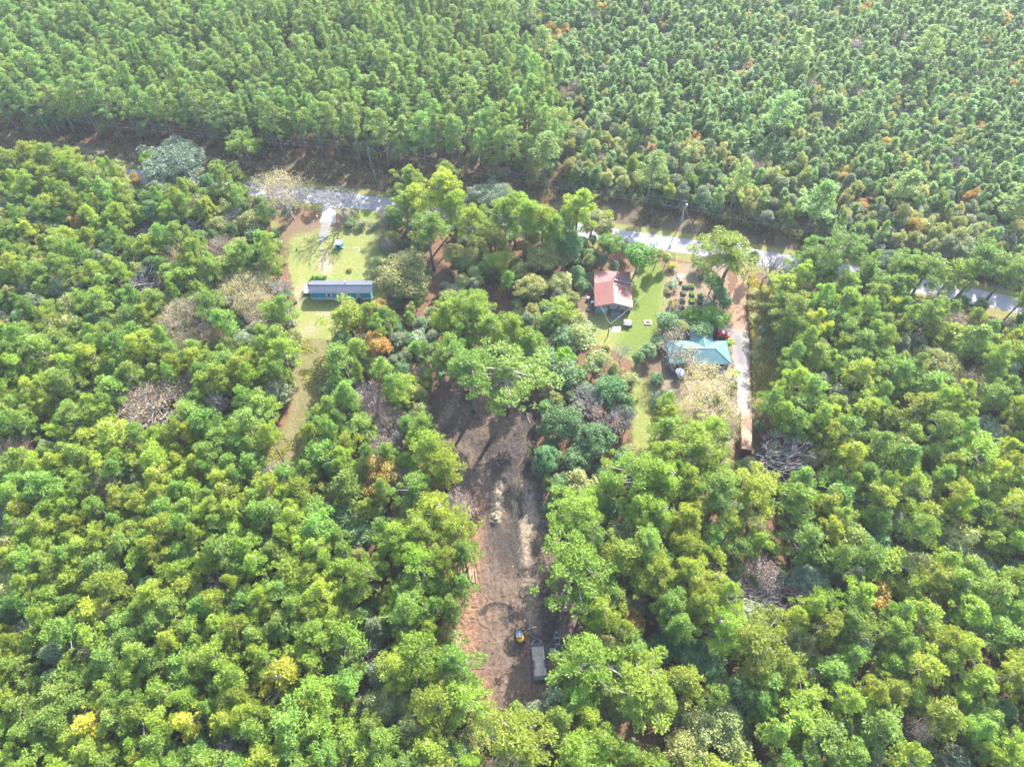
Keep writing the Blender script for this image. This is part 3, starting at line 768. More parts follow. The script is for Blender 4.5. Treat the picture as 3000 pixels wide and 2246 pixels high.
def f(mb):
    xl, xr, yf, yb, yr = -W / 2 - e, W / 2 + e, -e, D + e, D / 2
    a, b = (-W / 2 + 3.0, yr, RZ + .02), (W / 2 - 3.4, yr, RZ + .02)
    for p0, p1 in ((a, b), (b, (xr, yf, EZ + .02)), (b, (xr, yb, EZ + .02)), (a, (xl, yf, EZ + .02)), (a, (xl, yb, EZ + .02))): mb.tube([p0, p1], .08, 6)
    mb.tube([(1.5, D / 2 + .3, RZ - .02), (1.5, D + 4.4, RZ - .02)], .07, 6)
part('ridge_cap', f, M['greentrim'], rf)
for x in (-5.2, -3.9):
    part('door', lambda mb: mb.box((x, -.06, 1.15), (.95, .1, 2.0)), M['reddoor'], GH)
window(GH, -2.0, -.05, 1.5, .9, 1.1)
window(GH, 5.6, -.05, 1.5, 1.3, 1.2)
part('porch', lambda mb: [mb.box((4.9, -.9, .25), (3.4, 1.6, .1)), mb.box((4.9, -1.72, .45), (3.4, .08, .5))], M['creamwall'], GH)

# patio umbrella: eight ringed panels on a pole
UM = empty('patio_umbrella', (*g(1988, 1103)[:2], 0), .2, 'round patio umbrella with blue and white rings behind the green-roofed house', 'umbrella')
part('pole', lambda mb: [mb.tube([(0, 0, 0), (0, 0, 2.5)], .03, 8), mb.lathe((0, 0, 0), [(.28, 0), (.28, .08), (.06, .12)], 12)], M['chrome'], UM)
def f(mb):
    R = [.02, .28, .62, .92, 1.12, 1.25]; Z = [2.55, 2.47, 2.33, 2.2, 2.1, 2.0]
    for i in range(5):
        for k in range(8):
            a0, a1 = k * math.pi / 4, (k + 1) * math.pi / 4
            P = [Vector((R[j] * math.cos(a), R[j] * math.sin(a), Z[j])) for j, a in ((i, a0), (i + 1, a0), (i + 1, a1), (i, a1))]
            mb.face(P, (0, 1, 2, 1, 0, 1)[i] if i else 0)
cn = MB(); f(cn); cn = cn.build('canopy', [paint('deep_blue_cloth', (.05, .10, .42), .8, .1), paint('white_cloth', (.66, .68, .70), .8, .08), paint('pale_blue_cloth', (.16, .30, .52), .8, .1)], UM)
sm = cn.modifiers.new('thickness', 'SOLIDIFY'); sm.thickness = .012
one('patio_chair', lambda mb: [mb.box((0, 0, .42), (.5, .5, .05)), mb.box((0, .24, .7), (.5, .05, .55))] + [mb.box((sx * .21, sy * .21, .2), (.05, .05, .4)) for sx in (-1, 1) for sy in (-1, 1)], M['white'], (*g(1969, 1084)[:2], 0), .6, 'white chair on the patio above the ringed umbrella', 'chair')
one('patio_chair', lambda mb: [mb.box((0, 0, .42), (.5, .5, .05)), mb.box((0, .24, .7), (.5, .05, .55))] + [mb.box((sx * .21, sy * .21, .2), (.05, .05, .4)) for sx in (-1, 1) for sy in (-1, 1)], M['bluegrey'], (*g(1979, 1117)[:2], 0), 2.6, 'blue-grey chair on the patio below the ringed umbrella', 'chair')
one('storage_bin', lambda mb: [mb.loft([[(-.35, -.3, 0), (.35, -.3, 0), (.35, .3, 0), (-.35, .3, 0)], [(-.42, -.37, .85), (.42, -.37, .85), (.42, .37, .85), (-.42, .37, .85)]]), mb.box((0, 0, .9), (.92, .8, .08))], M['blue'], (*g(1962, 1153)[:2], 0), .4, 'bright blue lidded bin near shrubs left of the yellow trees', 'bin')

# ------------------------------------------------------------------ red car (hatchback), nose to +X
CAR = empty('parked_car', (*g(2117, 985)[:2], 0), math.radians(-3), 'red hatchback parked on the driveway behind the green-roofed house', 'car')
def carsec(x, w, zb, zs, zr, wr):
    """cross-section: sill, belt, roof"""
    return [(x, -w * .93, zb), (x, -w, zb + .2), (x, -w * .98, zs), (x, -wr, zr - .04), (x, -wr * .75, zr), (x, wr * .75, zr), (x, wr, zr - .04), (x, w * .98, zs), (x, w, zb + .2), (x, w * .93, zb)]
def f(mb):
    S = [(-2.03, .72, .36, .72, .92, .58), (-1.95, .80, .28, .88, 1.25, .60), (-1.55, .86, .24, .92, 1.47, .62), (-.9, .88, .22, .93, 1.53, .64), (.0, .88, .22, .93, 1.54, .64), (.35, .88, .22, .93, 1.47, .62),
         (.95, .87, .22, .93, .99, .72), (1.5, .84, .24, .86, .92, .70), (1.85, .76, .28, .74, .82, .60), (2.02, .62, .34, .58, .66, .48)]
    mb.loft([[Vector(p) for p in carsec(*s)] for s in S])
part('body', f, M['carred'], CAR, smooth=True).modifiers.new('sub', 'SUBSURF').levels = 1
def f(mb):
    mb.face([(.98, -.66, 1.03), (.98, .66, 1.03), (.40, .58, 1.475), (.40, -.58, 1.475)])
part('windscreen', lambda mb: slab(mb, [(1.02, -.68, 1.02), (1.02, .68, 1.02), (.40, .56, 1.52), (.40, -.56, 1.52)], .03), M['glass'], CAR)
part('rear_window', lambda mb: slab(mb, [(-2.03, -.55, 1.12), (-2.03, .55, 1.12), (-1.66, .52, 1.47), (-1.66, -.52, 1.47)], .03), M['glass'], CAR)
for s in (-1, 1):
    part('side_window', lambda mb: [slab(mb, [(x0, s * .885, .97), (x1, s * .885, .97), (x1 - .15, s * .69, 1.42), (x0 + .1, s * .69, 1.42)], .02) for x0, x1 in ((-1.5, -.5), (-.45, .65))], M['glass'], CAR)
    part('headlight', lambda mb: mb.box((1.86, s * .58, .72), (.22, .3, .14)), M['lamp'], CAR, bevel=.03)
    part('tail_light', lambda mb: mb.box((-1.98, s * .66, .95), (.12, .2, .32)), M['redlamp'], CAR, bevel=.03)
    part('mirror', lambda mb: mb.box((.62, s * 1.0, 1.02), (.12, .2, .14)), M['carred'], CAR, bevel=.03)
    for x in (-1.25, 1.28):
        w = empty('wheel', (0, 0, 0)); w.parent = CAR; w.location = (x, s * .78, .31)
        part('tyre', lambda mb: mb.loft([[Vector((.31 * math.cos(a * .3927), y, .31 * math.sin(a * .3927))) for a in range(16)] for y in (-.1, .1)]), M['tyre'], w)
        part('rim', lambda mb: mb.loft([[Vector((.2 * math.cos(a * .3927), y, .2 * math.sin(a * .3927))) for a in range(16)] for y in (-.11, .11)]), M['chrome'], w)

# rusty container
c0, c1 = g(2172, 1205, 2.5), g(2172, 1316, 2.5)
CT = empty('shipping_container', ((c0.x + c1.x) / 2 + 1.25, (c0.y + c1.y) / 2, 0), 0, 'long rusty orange container under the edge of yellow trees', 'container')
CT.rotation_euler.z = -math.atan2(c0.x - c1.x, c0.y - c1.y)
LC = (c0 - c1).length
part('side_wall', lambda mb: [mb.box((s * 1.19, 0, 1.28), (.06, LC, 2.3)) for s in (-1, 1)] + [mb.box((0, 0, .09), (2.3, LC - .2, .12))], M['rust'], CT)
part('roof', lambda mb: mb.box((0, 0, 2.46), (2.44, LC, .06)), ribbed('rusty_roof_sheet', (.58, .37, .26), (.42, .22, .13), 'Y', .35, .8, 0, .6, .04), CT)
part('door', lambda mb: [mb.box((s * .59, -LC / 2 - .03, 1.25), (1.14, .06, 2.35)) for s in (-1, 1)] + [mb.tube([(x, -LC / 2 - .09, .2), (x, -LC / 2 - .09, 2.3)], .025, 6) for x in (-.85, -.35, .35, .85)], M['rusty'], CT)
part('corner_post', lambda mb: [mb.box((sx * 1.19, sy * (LC / 2 + .04), 1.26), (.16, .12, 2.52)) for sx in (-1, 1) for sy in (-1, 1)], M['rusty'], CT)
SL = empty('play_slide', (*g(2216, 1333)[:2], 0), .5, 'small blue and green toy slide beside the rusty container', 'toy slide')
part('chute', lambda mb: [mb.box((.5, 0, .5), (1.6, .45, .05), 0, 0, ('Y', .55)), mb.box((.5, .22, .58), (1.6, .05, .15), 0, 0, ('Y', .55)), mb.box((.5, -.22, .58), (1.6, .05, .15), 0, 0, ('Y', .55))], M['blue'], SL)
part('ladder', lambda mb: [mb.box((-.35, s * .22, .5), (.08, .06, 1.0)) for s in (-1, 1)] + [mb.box((-.35, 0, .2 + .25 * k), (.08, .4, .05)) for k in range(4)], M['tealp'], SL)
one('pipe_frame', lambda mb: [mb.tube([(-.9, 0, 0), (-.9, 0, 1.3), (.9, 0, 1.3), (.9, 0, 0)], .05, 6), mb.tube([(-.9, 0, 1.3), (-.9, -.9, 0)], .04, 6), mb.tube([(.9, 0, 1.3), (.9, -.9, 0)], .04, 6)], M['white'], (*g(2246, 1385)[:2], 0), -.1, 'white pipe frame goal at the edge of bright pines', 'pipe frame')
one('wheelie_bin', lambda mb: [mb.loft([[(-.27, -.25, .05), (.27, -.25, .05), (.27, .25, .05), (-.27, .25, .05)], [(-.36, -.34, 1.0), (.36, -.34, 1.0), (.36, .34, 1.0), (-.36, .34, 1.0)]]), mb.box((0, 0, 1.05), (.78, .76, .08)), mb.tube([(-.35, .36, .95), (.35, .36, .95)], .03, 6), mb.tube([(-.3, .25, .12), (.3, .25, .12)], .12, 8)], M['bluegrey'], (*g(2296, 1410)[:2], 0), .2, 'blue-grey wheelie bin among bare grey trees', 'bin', bevel=.02)

# ------------------------------------------------------------------ grey-roofed brick house under the pines, the shed next to it
c = g(1347, 672); 
BH = empty('brick_house', (c.x, c.y, 0), math.radians(-6), 'brown brick house with grey shingle roof hidden under tall pines', 'house')
part('wall', lambda mb: [mb.box((5.6, 3.5, 1.3), (11.2, 7, 2.6))], M['brick'], BH)
rf = part('roof', lambda mb: [slab(mb, [(-.5, -.5, 2.5), (11.7, -.5, 2.5), (11.7, 3.5, 4.3), (-.5, 3.5, 4.3)], .1), slab(mb, [(11.7, 7.5, 2.5), (-.5, 7.5, 2.5), (-.5, 3.5, 4.3), (11.7, 3.5, 4.3)], .1)], M['shingle'], BH)
part('chimney', lambda mb: mb.box((8.2, 4.0, 4.4), (.8, .7, 1.5)), M['brick'], rf)
part('gable', lambda mb: [mb.face([(x, .0, 2.58), (x, 7.0, 2.58), (x, 3.5, 4.15)]) for x in (.01, 11.19)], M['brick'], BH)
window(BH, 2.6, -.05, 1.5, 1.1, 1.1); window(BH, 6.4, -.05, 1.5, 1.1, 1.1)
dr = part('door', lambda mb: mb.box((4.6, -.05, 1.0), (.95, .1, 2.0)), M['white'], BH)
c = g(1455, 676)
WS = empty('open_shed', (c.x, c.y, 0), math.radians(-9), 'pale metal-roofed open shed hidden under tall pines', 'shed')
part('roof', lambda mb: slab(mb, [(0, 0, 2.3), (6.5, 0, 2.3), (6.5, 5, 2.9), (0, 5, 2.9)], .08), ribbed('pale_roof_sheet', (.62, .61, .58), (.50, .48, .45), 'X', .3, .4, .3, .3), WS)
for x in (.2, 6.3):
    for y in (.2, 4.8): part('post', lambda mb: mb.box((x, y, 1.1 + .05 * y), (.14, .14, 2.2 + .1 * y)), M['greywood'], WS)
part('rear_wall', lambda mb: mb.box((3.25, 4.6, 1.2), (5.9, .1, 2.4)), M['greywood'], WS)
part('mattress', lambda mb: mb.box((1.6, -.9, .35), (2.0, 1.0, .3), .1), M['offwhite'], None)
for o_ in [o for o in COL.objects if o.name == 'mattress']:
    o_.location = (c.x, c.y, 0); tag(o_, 'pale old mattress lying in front of the open shed', 'mattress')

# ------------------------------------------------------------------ utility poles and wires
def utility_pole(px, py, h, rz, label, transformer=False, cross=False):
    c = g(px, py)
    e_ = empty('utility_pole', (c.x, c.y, 0), rz, label, 'utility pole', 'utility poles')
    part('pole', lambda mb: mb.tube([(0, 0, 0), (0, 0, h)], [.17, .11], 8), M['pole'], e_)
    part('insulator', lambda mb: [mb.lathe((0, 0, h), [(.04, 0), (.07, .08), (.05, .2)], 8), mb.tube([(-.12, 0, h - 1.2), (.12, 0, h - 1.2)], .05, 6), mb.tube([(-.12, 0, h - 2.4), (.12, 0, h - 2.4)], .05, 6)], M['white'], e_)
    if transformer: part('transformer', lambda mb: [mb.lathe((.45, -.05, h - 1.9), [(.27, 0), (.3, .08), (.3, .8), (.2, .92), (.05, .95)], 12), mb.tube([(.45, 0, h - 1), (.4, 0, h - .6)], .04, 6)], M['chrome'], e_)
    return Vector((c.x, c.y, h))
p1 = utility_pole(1991, 660, 9.0, -.2, 'roadside utility pole with grey transformer drum near its top', True)
p0 = utility_pole(1087, 489, 8.6, -.2, 'roadside utility pole in front of the tall pines', True)
pL = utility_pole(150, 395, 9.0, -.15, 'utility pole at the far left wood edge')
pR = utility_pole(2990, 836, 9.0, -.3, 'utility pole at the far right wood edge')
def wire(name, a, b, sag, r, label, group=None):
    a = Vector(a); b = Vector(b)
    pts = [a.lerp(b, k / 16) - Vector((0, 0, sag * 4 * (k / 16) * (1 - k / 16))) for k in range(17)]
    o = MB(); o.tube(pts, r, 4); o = o.build(name, M['wire'])
    return tag(o, label, 'cable', group)
for (a, b, nm) in ((pL, p0, 'left'), (p0, p1, 'middle'), (p1, pR, 'right')):
    far = {'left': 'running to the left pole in front of the tall pines', 'middle': 'running between the two transformer poles', 'right': 'running to the right from the transformer pole'}[nm]
    for dz, w in ((.15, 'uppermost'), (-1.2, 'middle'), (-2.4, 'lowest')):
        wire('power_line', a + Vector((0, 0, dz)), b + Vector((0, 0, dz)), 1.0, .035 if dz < -2 else .025, f'{w} roadside power line {far}', 'power lines along the road')
c = g(2041, 708); wire('guy_wire', p1 + Vector((0, 0, -1.6)), (c.x, c.y, 0), 0, .03, 'guy wire slanting from the transformer pole to the roadside', 'guy wires')
c = g(1115, 577); wire('guy_wire', p0 + Vector((0, 0, -1.4)), (c.x, c.y, 0), 0, .03, 'guy wire slanting from the pole before the tall pines', 'guy wires')
cc = g(1780, 985)
YP = empty('service_pole', (cc.x, cc.y, 0), 0, 'dark wooden service pole below the red-roofed barn', 'service pole')
part('pole', lambda mb: mb.tube([(0, 0, 0), (0, 0, 5.2)], [.14, .10], 8), M['darkwood'], YP)
part('meter_box', lambda mb: mb.box((.1, -.16, 3.2), (.3, .15, .45)), M['chrome'], YP)
yt = Vector((cc.x, cc.y, 5.1))
c = g(1730, 830, 4.5); wire('service_cable', yt, c, .4, .035, 'grey cable from the service pole up past the left side of the barn')
c = g(1895, 853, 4.0); wire('service_cable', yt, c, .9, .035, 'grey cable from the service pole across the barn lawn')
c = g(1960, 925, 5.5); wire('service_cable', p1 + Vector((0, 0, -1.8)), c, .9, .03, 'grey cable crossing the road toward the yellow shrubs')
c = g(2225, 1170, 0); wire('guy_wire', g(2200, 1105, 6), (c.x, c.y, 0), .0, .03, 'guy wire at the weedy strip right of the driveway', 'guy wires')

# ------------------------------------------------------------------ garden beds
def bed(px, py, w, d, label, mat='bedwood', leaf=None):
    c = g(px, py)
    b = empty('raised_bed', (c.x, c.y, 0), random.uniform(-.05, .05), label, 'garden bed', 'raised garden beds')
    part('frame', lambda mb: [mb.box((0, s * (d / 2 - .05), .22), (w, .1, .44)) for s in (-1, 1)] + [mb.box((s * (w / 2 - .05), 0, .22), (.1, d - .2, .44)) for s in (-1, 1)], M[mat], b)
    part('soil', lambda mb: mb.box((0, 0, .18), (w - .2, d - .2, .36)), M['soilbed'], b)
    return b, c, w, d
BEDS = [bed(2001, 861, 1.35, 1.35, 'raised bed of pale greens below the long bed'), bed(2027, 864, 1.25, 1.4, 'raised bed of green leaves in the middle of the garden'), bed(2052, 868, 1.25, 1.4, 'raised bed of green leaves under the vine-covered pine'),
        bed(1999, 882, 1.35, 1.4, 'half-empty raised bed at the lower left of the garden'), bed(2026, 884, 1.35, 1.4, 'raised bed of dense leafy greens next to the half-empty bed'), bed(2051, 886, 1.25, 1.35, 'shaded dark raised bed beside the cedars'),
        bed(2010, 843, 2.0, 1.2, 'long raised bed of dark greens at the upper garden row'), bed(2027, 842, 1.1, 1.3, 'upright leafy raised bed at the end of the long bed'), bed(2053, 817, 1.2, 1.3, 'raised bed in the shade of the vine-covered pine'),
        bed(1998, 901, 1.35, 1.2, 'raised bed partly hidden by the cedars')]
one('wire_crate', lambda mb: [mb.box((sx * .8, sy * .45, .4), (.08, .08, .8)) for sx in (-1, 1) for sy in (-1, 1)] + [mb.box((0, sy * .45, z), (1.6, .06, .06)) for sy in (-1, 1) for z in (.1, .45, .8)] + [mb.box((sx * .8, 0, z), (.06, .9, .06)) for sx in (-1, 1) for z in (.1, .45, .8)] + [mb.box((0, 0, .06), (1.5, .85, .05))], M['offwhite'], (*g(1994, 812)[:2], 0), 0, 'white slatted crate at the top of the vegetable garden', 'crate')
one('compost_box', lambda mb: [mb.box((0, 0, .4), (.85, .75, .75)), mb.box((0, 0, .81), (.95, .85, .08))], M['orangew'], (*g(1995, 826)[:2], 0), -.25, 'orange wooden box beside the white crate', 'box', bevel=.02)
one('trellis', lambda mb: [mb.box((-.55, 0, .6), (.08, .08, 1.2)), mb.box((.55, 0, .6), (.08, .08, 1.2)), mb.box((0, 0, 1.2), (1.2, .08, .08)), mb.box((0, 0, .7), (1.1, .05, .05))], M['white'], (*g(2026, 795)[:2], 0), 0, 'white trellis frame behind the vegetable garden', 'trellis')
for px, py, lb in ((2097, 862, 'thin pale stake leaning among the garden shade'), (2127, 935, 'thin pale stake beside the driveway above the red car')):
    one('garden_stake', lambda mb: mb.tube([(.3, -.5, 0), (-.25, .4, 1.4)], .04, 5), M['offwhite'], (*g(px, py)[:2], 0), 0, lb, 'stake')
one('marker_post', lambda mb: [mb.box((0, 0, .5), (.12, .12, 1.0)), mb.box((0, 0, .97), (.16, .16, .1))], M['blue'], (*g(2181, 715)[:2], 0), 0, 'small blue marker post on the far road verge', 'marker post')

# ------------------------------------------------------------------ mini excavator (front to +Y, boom swung to +X)
c = g(1524, 1870)
EX = empty('mini_excavator', (c.x, c.y, .05), math.radians(3), 'yellow and black mini excavator on the bare dirt beside the flatbed trailer', 'excavator')
for s in (-1, 1):
    tr = part('track', lambda mb: mb.loft([[Vector((s * .82 + x, y, z)) for y, z in [(1.05 * math.cos(a) if abs(math.cos(a)) < .9 else 1.12 * math.cos(a), .26 + .25 * math.sin(a)) for a in [k * math.pi / 8 for k in range(16)]]] for x in (-.16, .16)]), M['tyre'], EX)
    part('track_pad', lambda mb: [mb.box((s * .82, -.95 + k * .21, .515), (.34, .07, .03)) for k in range(10)], M['steel_dark'], tr)
part('blade', lambda mb: [mb.box((0, 1.55, .3), (1.95, .10, .5), 0, 0, ('X', -.15)), mb.box((-.5, 1.2, .25), (.1, .7, .12)), mb.box((.5, 1.2, .25), (.1, .7, .12))], M['steel_dark'], EX)
part('undercarriage', lambda mb: [mb.box((0, 0, .3), (1.3, 1.2, .3)), mb.lathe((0, 0, .45), [(.45, 0), (.45, .15)], 16)], M['steel_dark'], EX)
def f(mb):
    out = [Vector((.84 * math.sin(a) * (1.0 if abs(math.sin(a)) < .95 else .98), -.12 - .86 * math.cos(a), 0)) for a in [(-1.75 + k * 3.5 / 14) for k in range(15)]]
    base = [Vector((-.78, .75, 0)), *out, Vector((.78, .45, 0)), Vector((.35, .75, 0))]
    mb.loft([[p + Vector((0, 0, .62)) for p in base], [p + Vector((0, 0, 1.0)) for p in base]])
    rear = [Vector((p.x * .97, p.y * .97, 0)) for p in out]
    rb = [Vector((-.70, -.05, 0)), *rear, Vector((.72, -.05, 0))]
    mb.loft([[p + Vector((0, 0, 1.002)) for p in rb], [p * .98 + Vector((0, 0, 1.35)) for p in rb], [p * .90 + Vector((0, 0, 1.46)) for p in rb]])
hs = part('house', f, M['yellow'], EX, smooth=False)
cb = part('cab_frame', lambda mb: [mb.box((-.72 + .0, y, 1.75), (.07, .07, 1.5)) for y in (-.25, .85)] + [mb.box((.25, y, 1.75), (.07, .07, 1.5)) for y in (-.25, .85)] + [mb.box((-.235, y, 2.45), (.9, .07, .07)) for y in (-.25, .85)], M['blackm'], EX)
part('cab_roof', lambda mb: mb.box((-.235, .3, 2.52), (1.1, 1.3, .09)), M['cabroof'], cb, bevel=.03)
part('roof_hatch', lambda mb: mb.box((-.235, .4, 2.585), (.75, .7, .03)), paint('cab_roof_glass', (.20, .25, .32), .3, .1), cb)
part('seat', lambda mb: [mb.box((-.25, .1, 1.3), (.5, .5, .14)), mb.box((-.25, -.14, 1.6), (.5, .12, .55))], M['blackm'], cb, bevel=.04)
bm_ = part('boom', lambda mb: [mb.box((.72, .55, .85), (.35, .4, .5)), mb.tube([(.75, .6, .85), (1.35, .75, 2.3), (2.2, 1.0, 3.05), (3.0, 1.25, 2.95)], [.16, .17, .15, .11], 4)], M['steel_dark'], EX)
part('boom_ram', lambda mb: [mb.tube([(.95, .72, 1.05), (1.9, .98, 2.7)], .06, 8)], M['chrome'], bm_)
part('stick_ram', lambda mb: [mb.tube([(1.7, .9, 3.05), (3.1, 1.30, 3.15)], .06, 8)], M['chrome'], bm_)
sk = part('stick', lambda mb: [mb.tube([(3.2, 1.33, 3.1), (2.95, 1.0, 2.2), (2.65, .75, 1.2)], [.13, .12, .08], 4), mb.box((3.1, 1.28, 3.02), (.28, .22, .22))], M['yellow'], EX)
part('bucket', lambda mb: [mb.loft([[Vector((2.65 + dx, .62 + dy, z)) for dx, dy in ((-.22, -.2), (.22, -.1), (.28, .12), (-.16, .02))] for z in (1.25, .75)])], M['steel_dark'], sk)

# ------------------------------------------------------------------ flatbed trailer
ax0, ax1 = g(1573.5, 1882, .85), g(1585, 1991, .85)
TR = empty('flatbed_trailer', ((ax0.x + ax1.x) / 2, (ax0.y + ax1.y) / 2, .06), -math.atan2(ax0.x - ax1.x, ax0.y - ax1.y), 'flatbed trailer with worn pale wooden deck parked on the dirt', 'trailer')
LT, WT = (ax0 - ax1).length, 2.45
part('deck', lambda mb: mb.box((0, .0, .84), (WT - .1, LT - 1.5, .07)), M['deck'], TR)
part('frame', lambda mb: [mb.box((s * WT / 2, 0, .78), (.08, LT, .18)) for s in (-1, 1)] + [mb.box((0, LT / 2 - .37, .86), (WT - .1, .74, .07)), mb.box((0, -LT / 2 + .37, .83), (WT - .1, .74, .07)), mb.box((0, 0, .62), (1.0, LT - .2, .16))], M['steel_dark'], TR)
for s in (-1, 1):
    part('fender', lambda mb: mb.box((s * (WT / 2 - .12), -.55, .94), (.42, 1.6, .13)), M['steel_dark'], TR, bevel=.03)
    for y in (-.95, -.15):
        w = empty('wheel', (0, 0, 0)); w.parent = TR; w.location = (s * (WT / 2 - .16), y, .36)
        part('tyre', lambda mb: mb.loft([[Vector((x, .36 * math.cos(a * .3927), .36 * math.sin(a * .3927))) for a in range(16)] for x in (-.1, .1)]), M['tyre'], w)
        part('rim', lambda mb: mb.loft([[Vector((x, .2 * math.cos(a * .3927), .2 * math.sin(a * .3927))) for a in range(16)] for x in (-.11, .11)]), M['chrome'], w)
tg = part('drawbar', lambda mb: [mb.box((s * .42, LT / 2 + .65, .72), (.12, 1.6, .14), s * .42) for s in (-1, 1)] + [mb.box((0, LT / 2 + 1.5, .72), (.22, .5, .18)), mb.box((0, LT / 2 + .55, .82), (.75, .7, .1))], M['steel_dark'], TR)
part('jack', lambda mb: [mb.tube([(.28, LT / 2 + 1.15, .05), (.28, LT / 2 + 1.15, 1.25)], .07, 8), mb.box((.28, LT / 2 + 1.15, 1.28), (.3, .12, .08))], M['blackm'], tg)
part('tool_box', lambda mb: mb.box((0, LT / 2 + .62, .98), (.72, .5, .3)), paint('navy_tool_box', (.03, .07, .12), .4, .1), TR, bevel=.03)
for k, s in enumerate((-1, 1)): part('chain_box', lambda mb: mb.tube([(s * .95, LT / 2 - .1, 1.02), (s * .55, LT / 2 + .5, .95)], .06, 6), M['chrome'], TR)
def on_trailer(x, y): return TR.matrix_basis @ Vector((x, y, .82))
one('fuel_can', lambda mb: [mb.box((0, 0, .17), (.32, .26, .34)), mb.tube([(.08, 0, .34), (.14, 0, .44)], .04, 6), mb.tube([(-.1, 0, .34), (-.1, 0, .42), (.05, 0, .42)], .02, 5)], M['orange_p'], on_trailer(.42, LT / 2 - .3), .5, 'bright red fuel can on the front of the flatbed trailer', 'fuel can', bevel=.03)
M['strap'] = paint('yellow_strap', (.62, .58, .16), .7, .1)
rs = random.Random(4)
one('ratchet_strap', lambda mb: mb.tube([(.9 + .06 * rs.uniform(-1, 1) - k * .11, -.1 * math.sin(k * .9) + rs.uniform(-.06, .06), .075) for k in range(18)], .03, 4), M['strap'], on_trailer(.15, 1.15), 0, 'yellow ratchet strap lying across the pale trailer deck', 'strap')
one('ratchet_strap', lambda mb: mb.tube([(.12 * math.sin(k * .8), -.11 * k, .075) for k in range(10)], .03, 4), M['strap'], on_trailer(-.65, 2.2), .2, 'yellow ratchet strap lying along the left side of the trailer deck', 'strap')
one('tow_hook', lambda mb: [mb.tube([(0, 0, .08), (.3, -.1, .08), (.45, -.22, .09)], .035, 5)], M['chrome'], on_trailer(-.75, .3), 0, 'small steel hook on the left edge of the trailer deck', 'hook')

# ------------------------------------------------------------------ right side of the clearing
c = g(1657, 1862)
RS = empty('tin_roof_shelter', (c.x, c.y, 0), math.radians(8), 'small shelter with brown ribbed metal roof at the clearing edge', 'shelter')
part('roof', lambda mb: slab(mb, [(-1.35, -.9, 1.75), (1.35, -.9, 1.75), (1.35, .95, 2.05), (-1.35, .95, 2.05)], .05), M['brownroof'], RS)
for x in (-1.2, 1.2):
    for y in (-.75, .8): part('post', lambda mb: mb.box((x, y, .88 + .08 * y), (.1, .1, 1.72 + .16 * y)), M['darkwood'], RS)
part('rear_wall', lambda mb: mb.box((0, .88, .95), (2.5, .06, 1.9)), M['brownroof'], RS)
c = g(1632, 1872)
BT = empty('rowing_boat', (c.x, c.y, .02), math.radians(4), 'faded green flat-bottomed boat beside the brown-roofed shelter', 'boat')
def f(mb):
    S = []
    for y, w, z in ((-1.5, .42, .0), (-.8, .5, 0), (.2, .52, 0), (1.0, .42, .05), (1.55, .16, .2)):
        S.append([Vector((-w, y, .45)), Vector((-w * .8, y, z)), Vector((w * .8, y, z)), Vector((w, y, .45)), Vector((w - .05, y, .45)), Vector((w * .78, y, z + .06)), Vector((-w * .78, y, z + .06)), Vector((-w + .05, y, .45))])
    mb.loft(S)
part('hull', f, M['greenmetal'], BT)
for y in (-1.0, .2): part('seat', lambda mb: mb.box((0, y, .36), (.88, .25, .05)), M['greenmetal'], BT)
one('traffic_cone', lambda mb: [mb.lathe((0, 0, 0), [(.16, .04), (.14, .12), (.05, .62), (.03, .66)], 10), mb.box((0, 0, .02), (.38, .38, .04))], M['orange_p'], (*g(1631, 1894)[:2], 0), .3, 'orange cone standing at the end of the green boat', 'cone')
one('garden_cart', lambda mb: [mb.box((0, 0, .35), (.8, .95, .3)), mb.tube([(-.45, -.2, .2), (.45, -.2, .2)], .2, 10), mb.tube([(.3, .45, .4), (.3, 1.0, .7), (-.3, 1.0, .7), (-.3, .45, .4)], .03, 5)], M['tealp'], (*g(1634, 1912)[:2], 0), .1, 'teal garden cart partly under the pine by the clearing', 'cart', bevel=.02)
c = g(1621, 1918)
UT = empty('utility_trailer', (c.x, c.y, 0), math.radians(5), 'small white-framed utility trailer right of the flatbed trailer', 'trailer')
part('frame', lambda mb: [mb.box((s * .5, 0, .55), (.09, 2.3, .14)) for s in (-1, 1)] + [mb.box((0, y, .55), (.92, .08, .12)) for y in (-1.1, -.35, 1.1)] + [mb.box((s * .5, y, .78), (.05, .05, .35)) for s in (-1, 1) for y in (-1.1, 0, 1.1)] + [mb.box((s * .5, 0, .97), (.06, 2.3, .05)) for s in (-1, 1)], M['offwhite'], UT)
part('floor', lambda mb: mb.box((0, .0, .5), (.9, 2.1, .04)), M['steel_dark'], UT)
part('cargo_panel', lambda mb: mb.box((0, .8, .6), (.88, .55, .12)), M['bluegrey'], UT)
for s in (-1, 1): part('wheel', lambda mb: mb.loft([[Vector((s * .62 + x, .28 * math.cos(a * .3927), .28 + .28 * math.sin(a * .3927))) for a in range(16)] for x in (-.08, .08)]), M['tyre'], UT)
bk = lambda mb: [mb.lathe((0, 0, 0), [(.2, 0), (.25, .5), (.23, .5), (.18, .05), (.01, .05)], 12), mb.tube([(-.25, 0, .48), (0, .05, .7), (.25, 0, .48)], .015, 4)]
one('bucket', bk, M['white'], (*g(1652, 1729)[:2], 0), 0, 'white bucket alone on the shaded right edge of the dirt', 'bucket')
one('bucket', bk, M['white'], (*g(1650, 1790)[:2], 0), 0, 'white bucket beside the black barrel on the dirt edge', 'bucket')
one('barrel', lambda mb: mb.loft([[Vector((x, .3 * math.cos(a * .4488), .3 + .3 * math.sin(a * .4488))) for a in range(14)] for x in (-.45, -.2, .2, .45)]), M['blackm'], (*g(1660, 1796)[:2], 0), -.5, 'black barrel lying on its side at the right edge of the dirt', 'barrel')
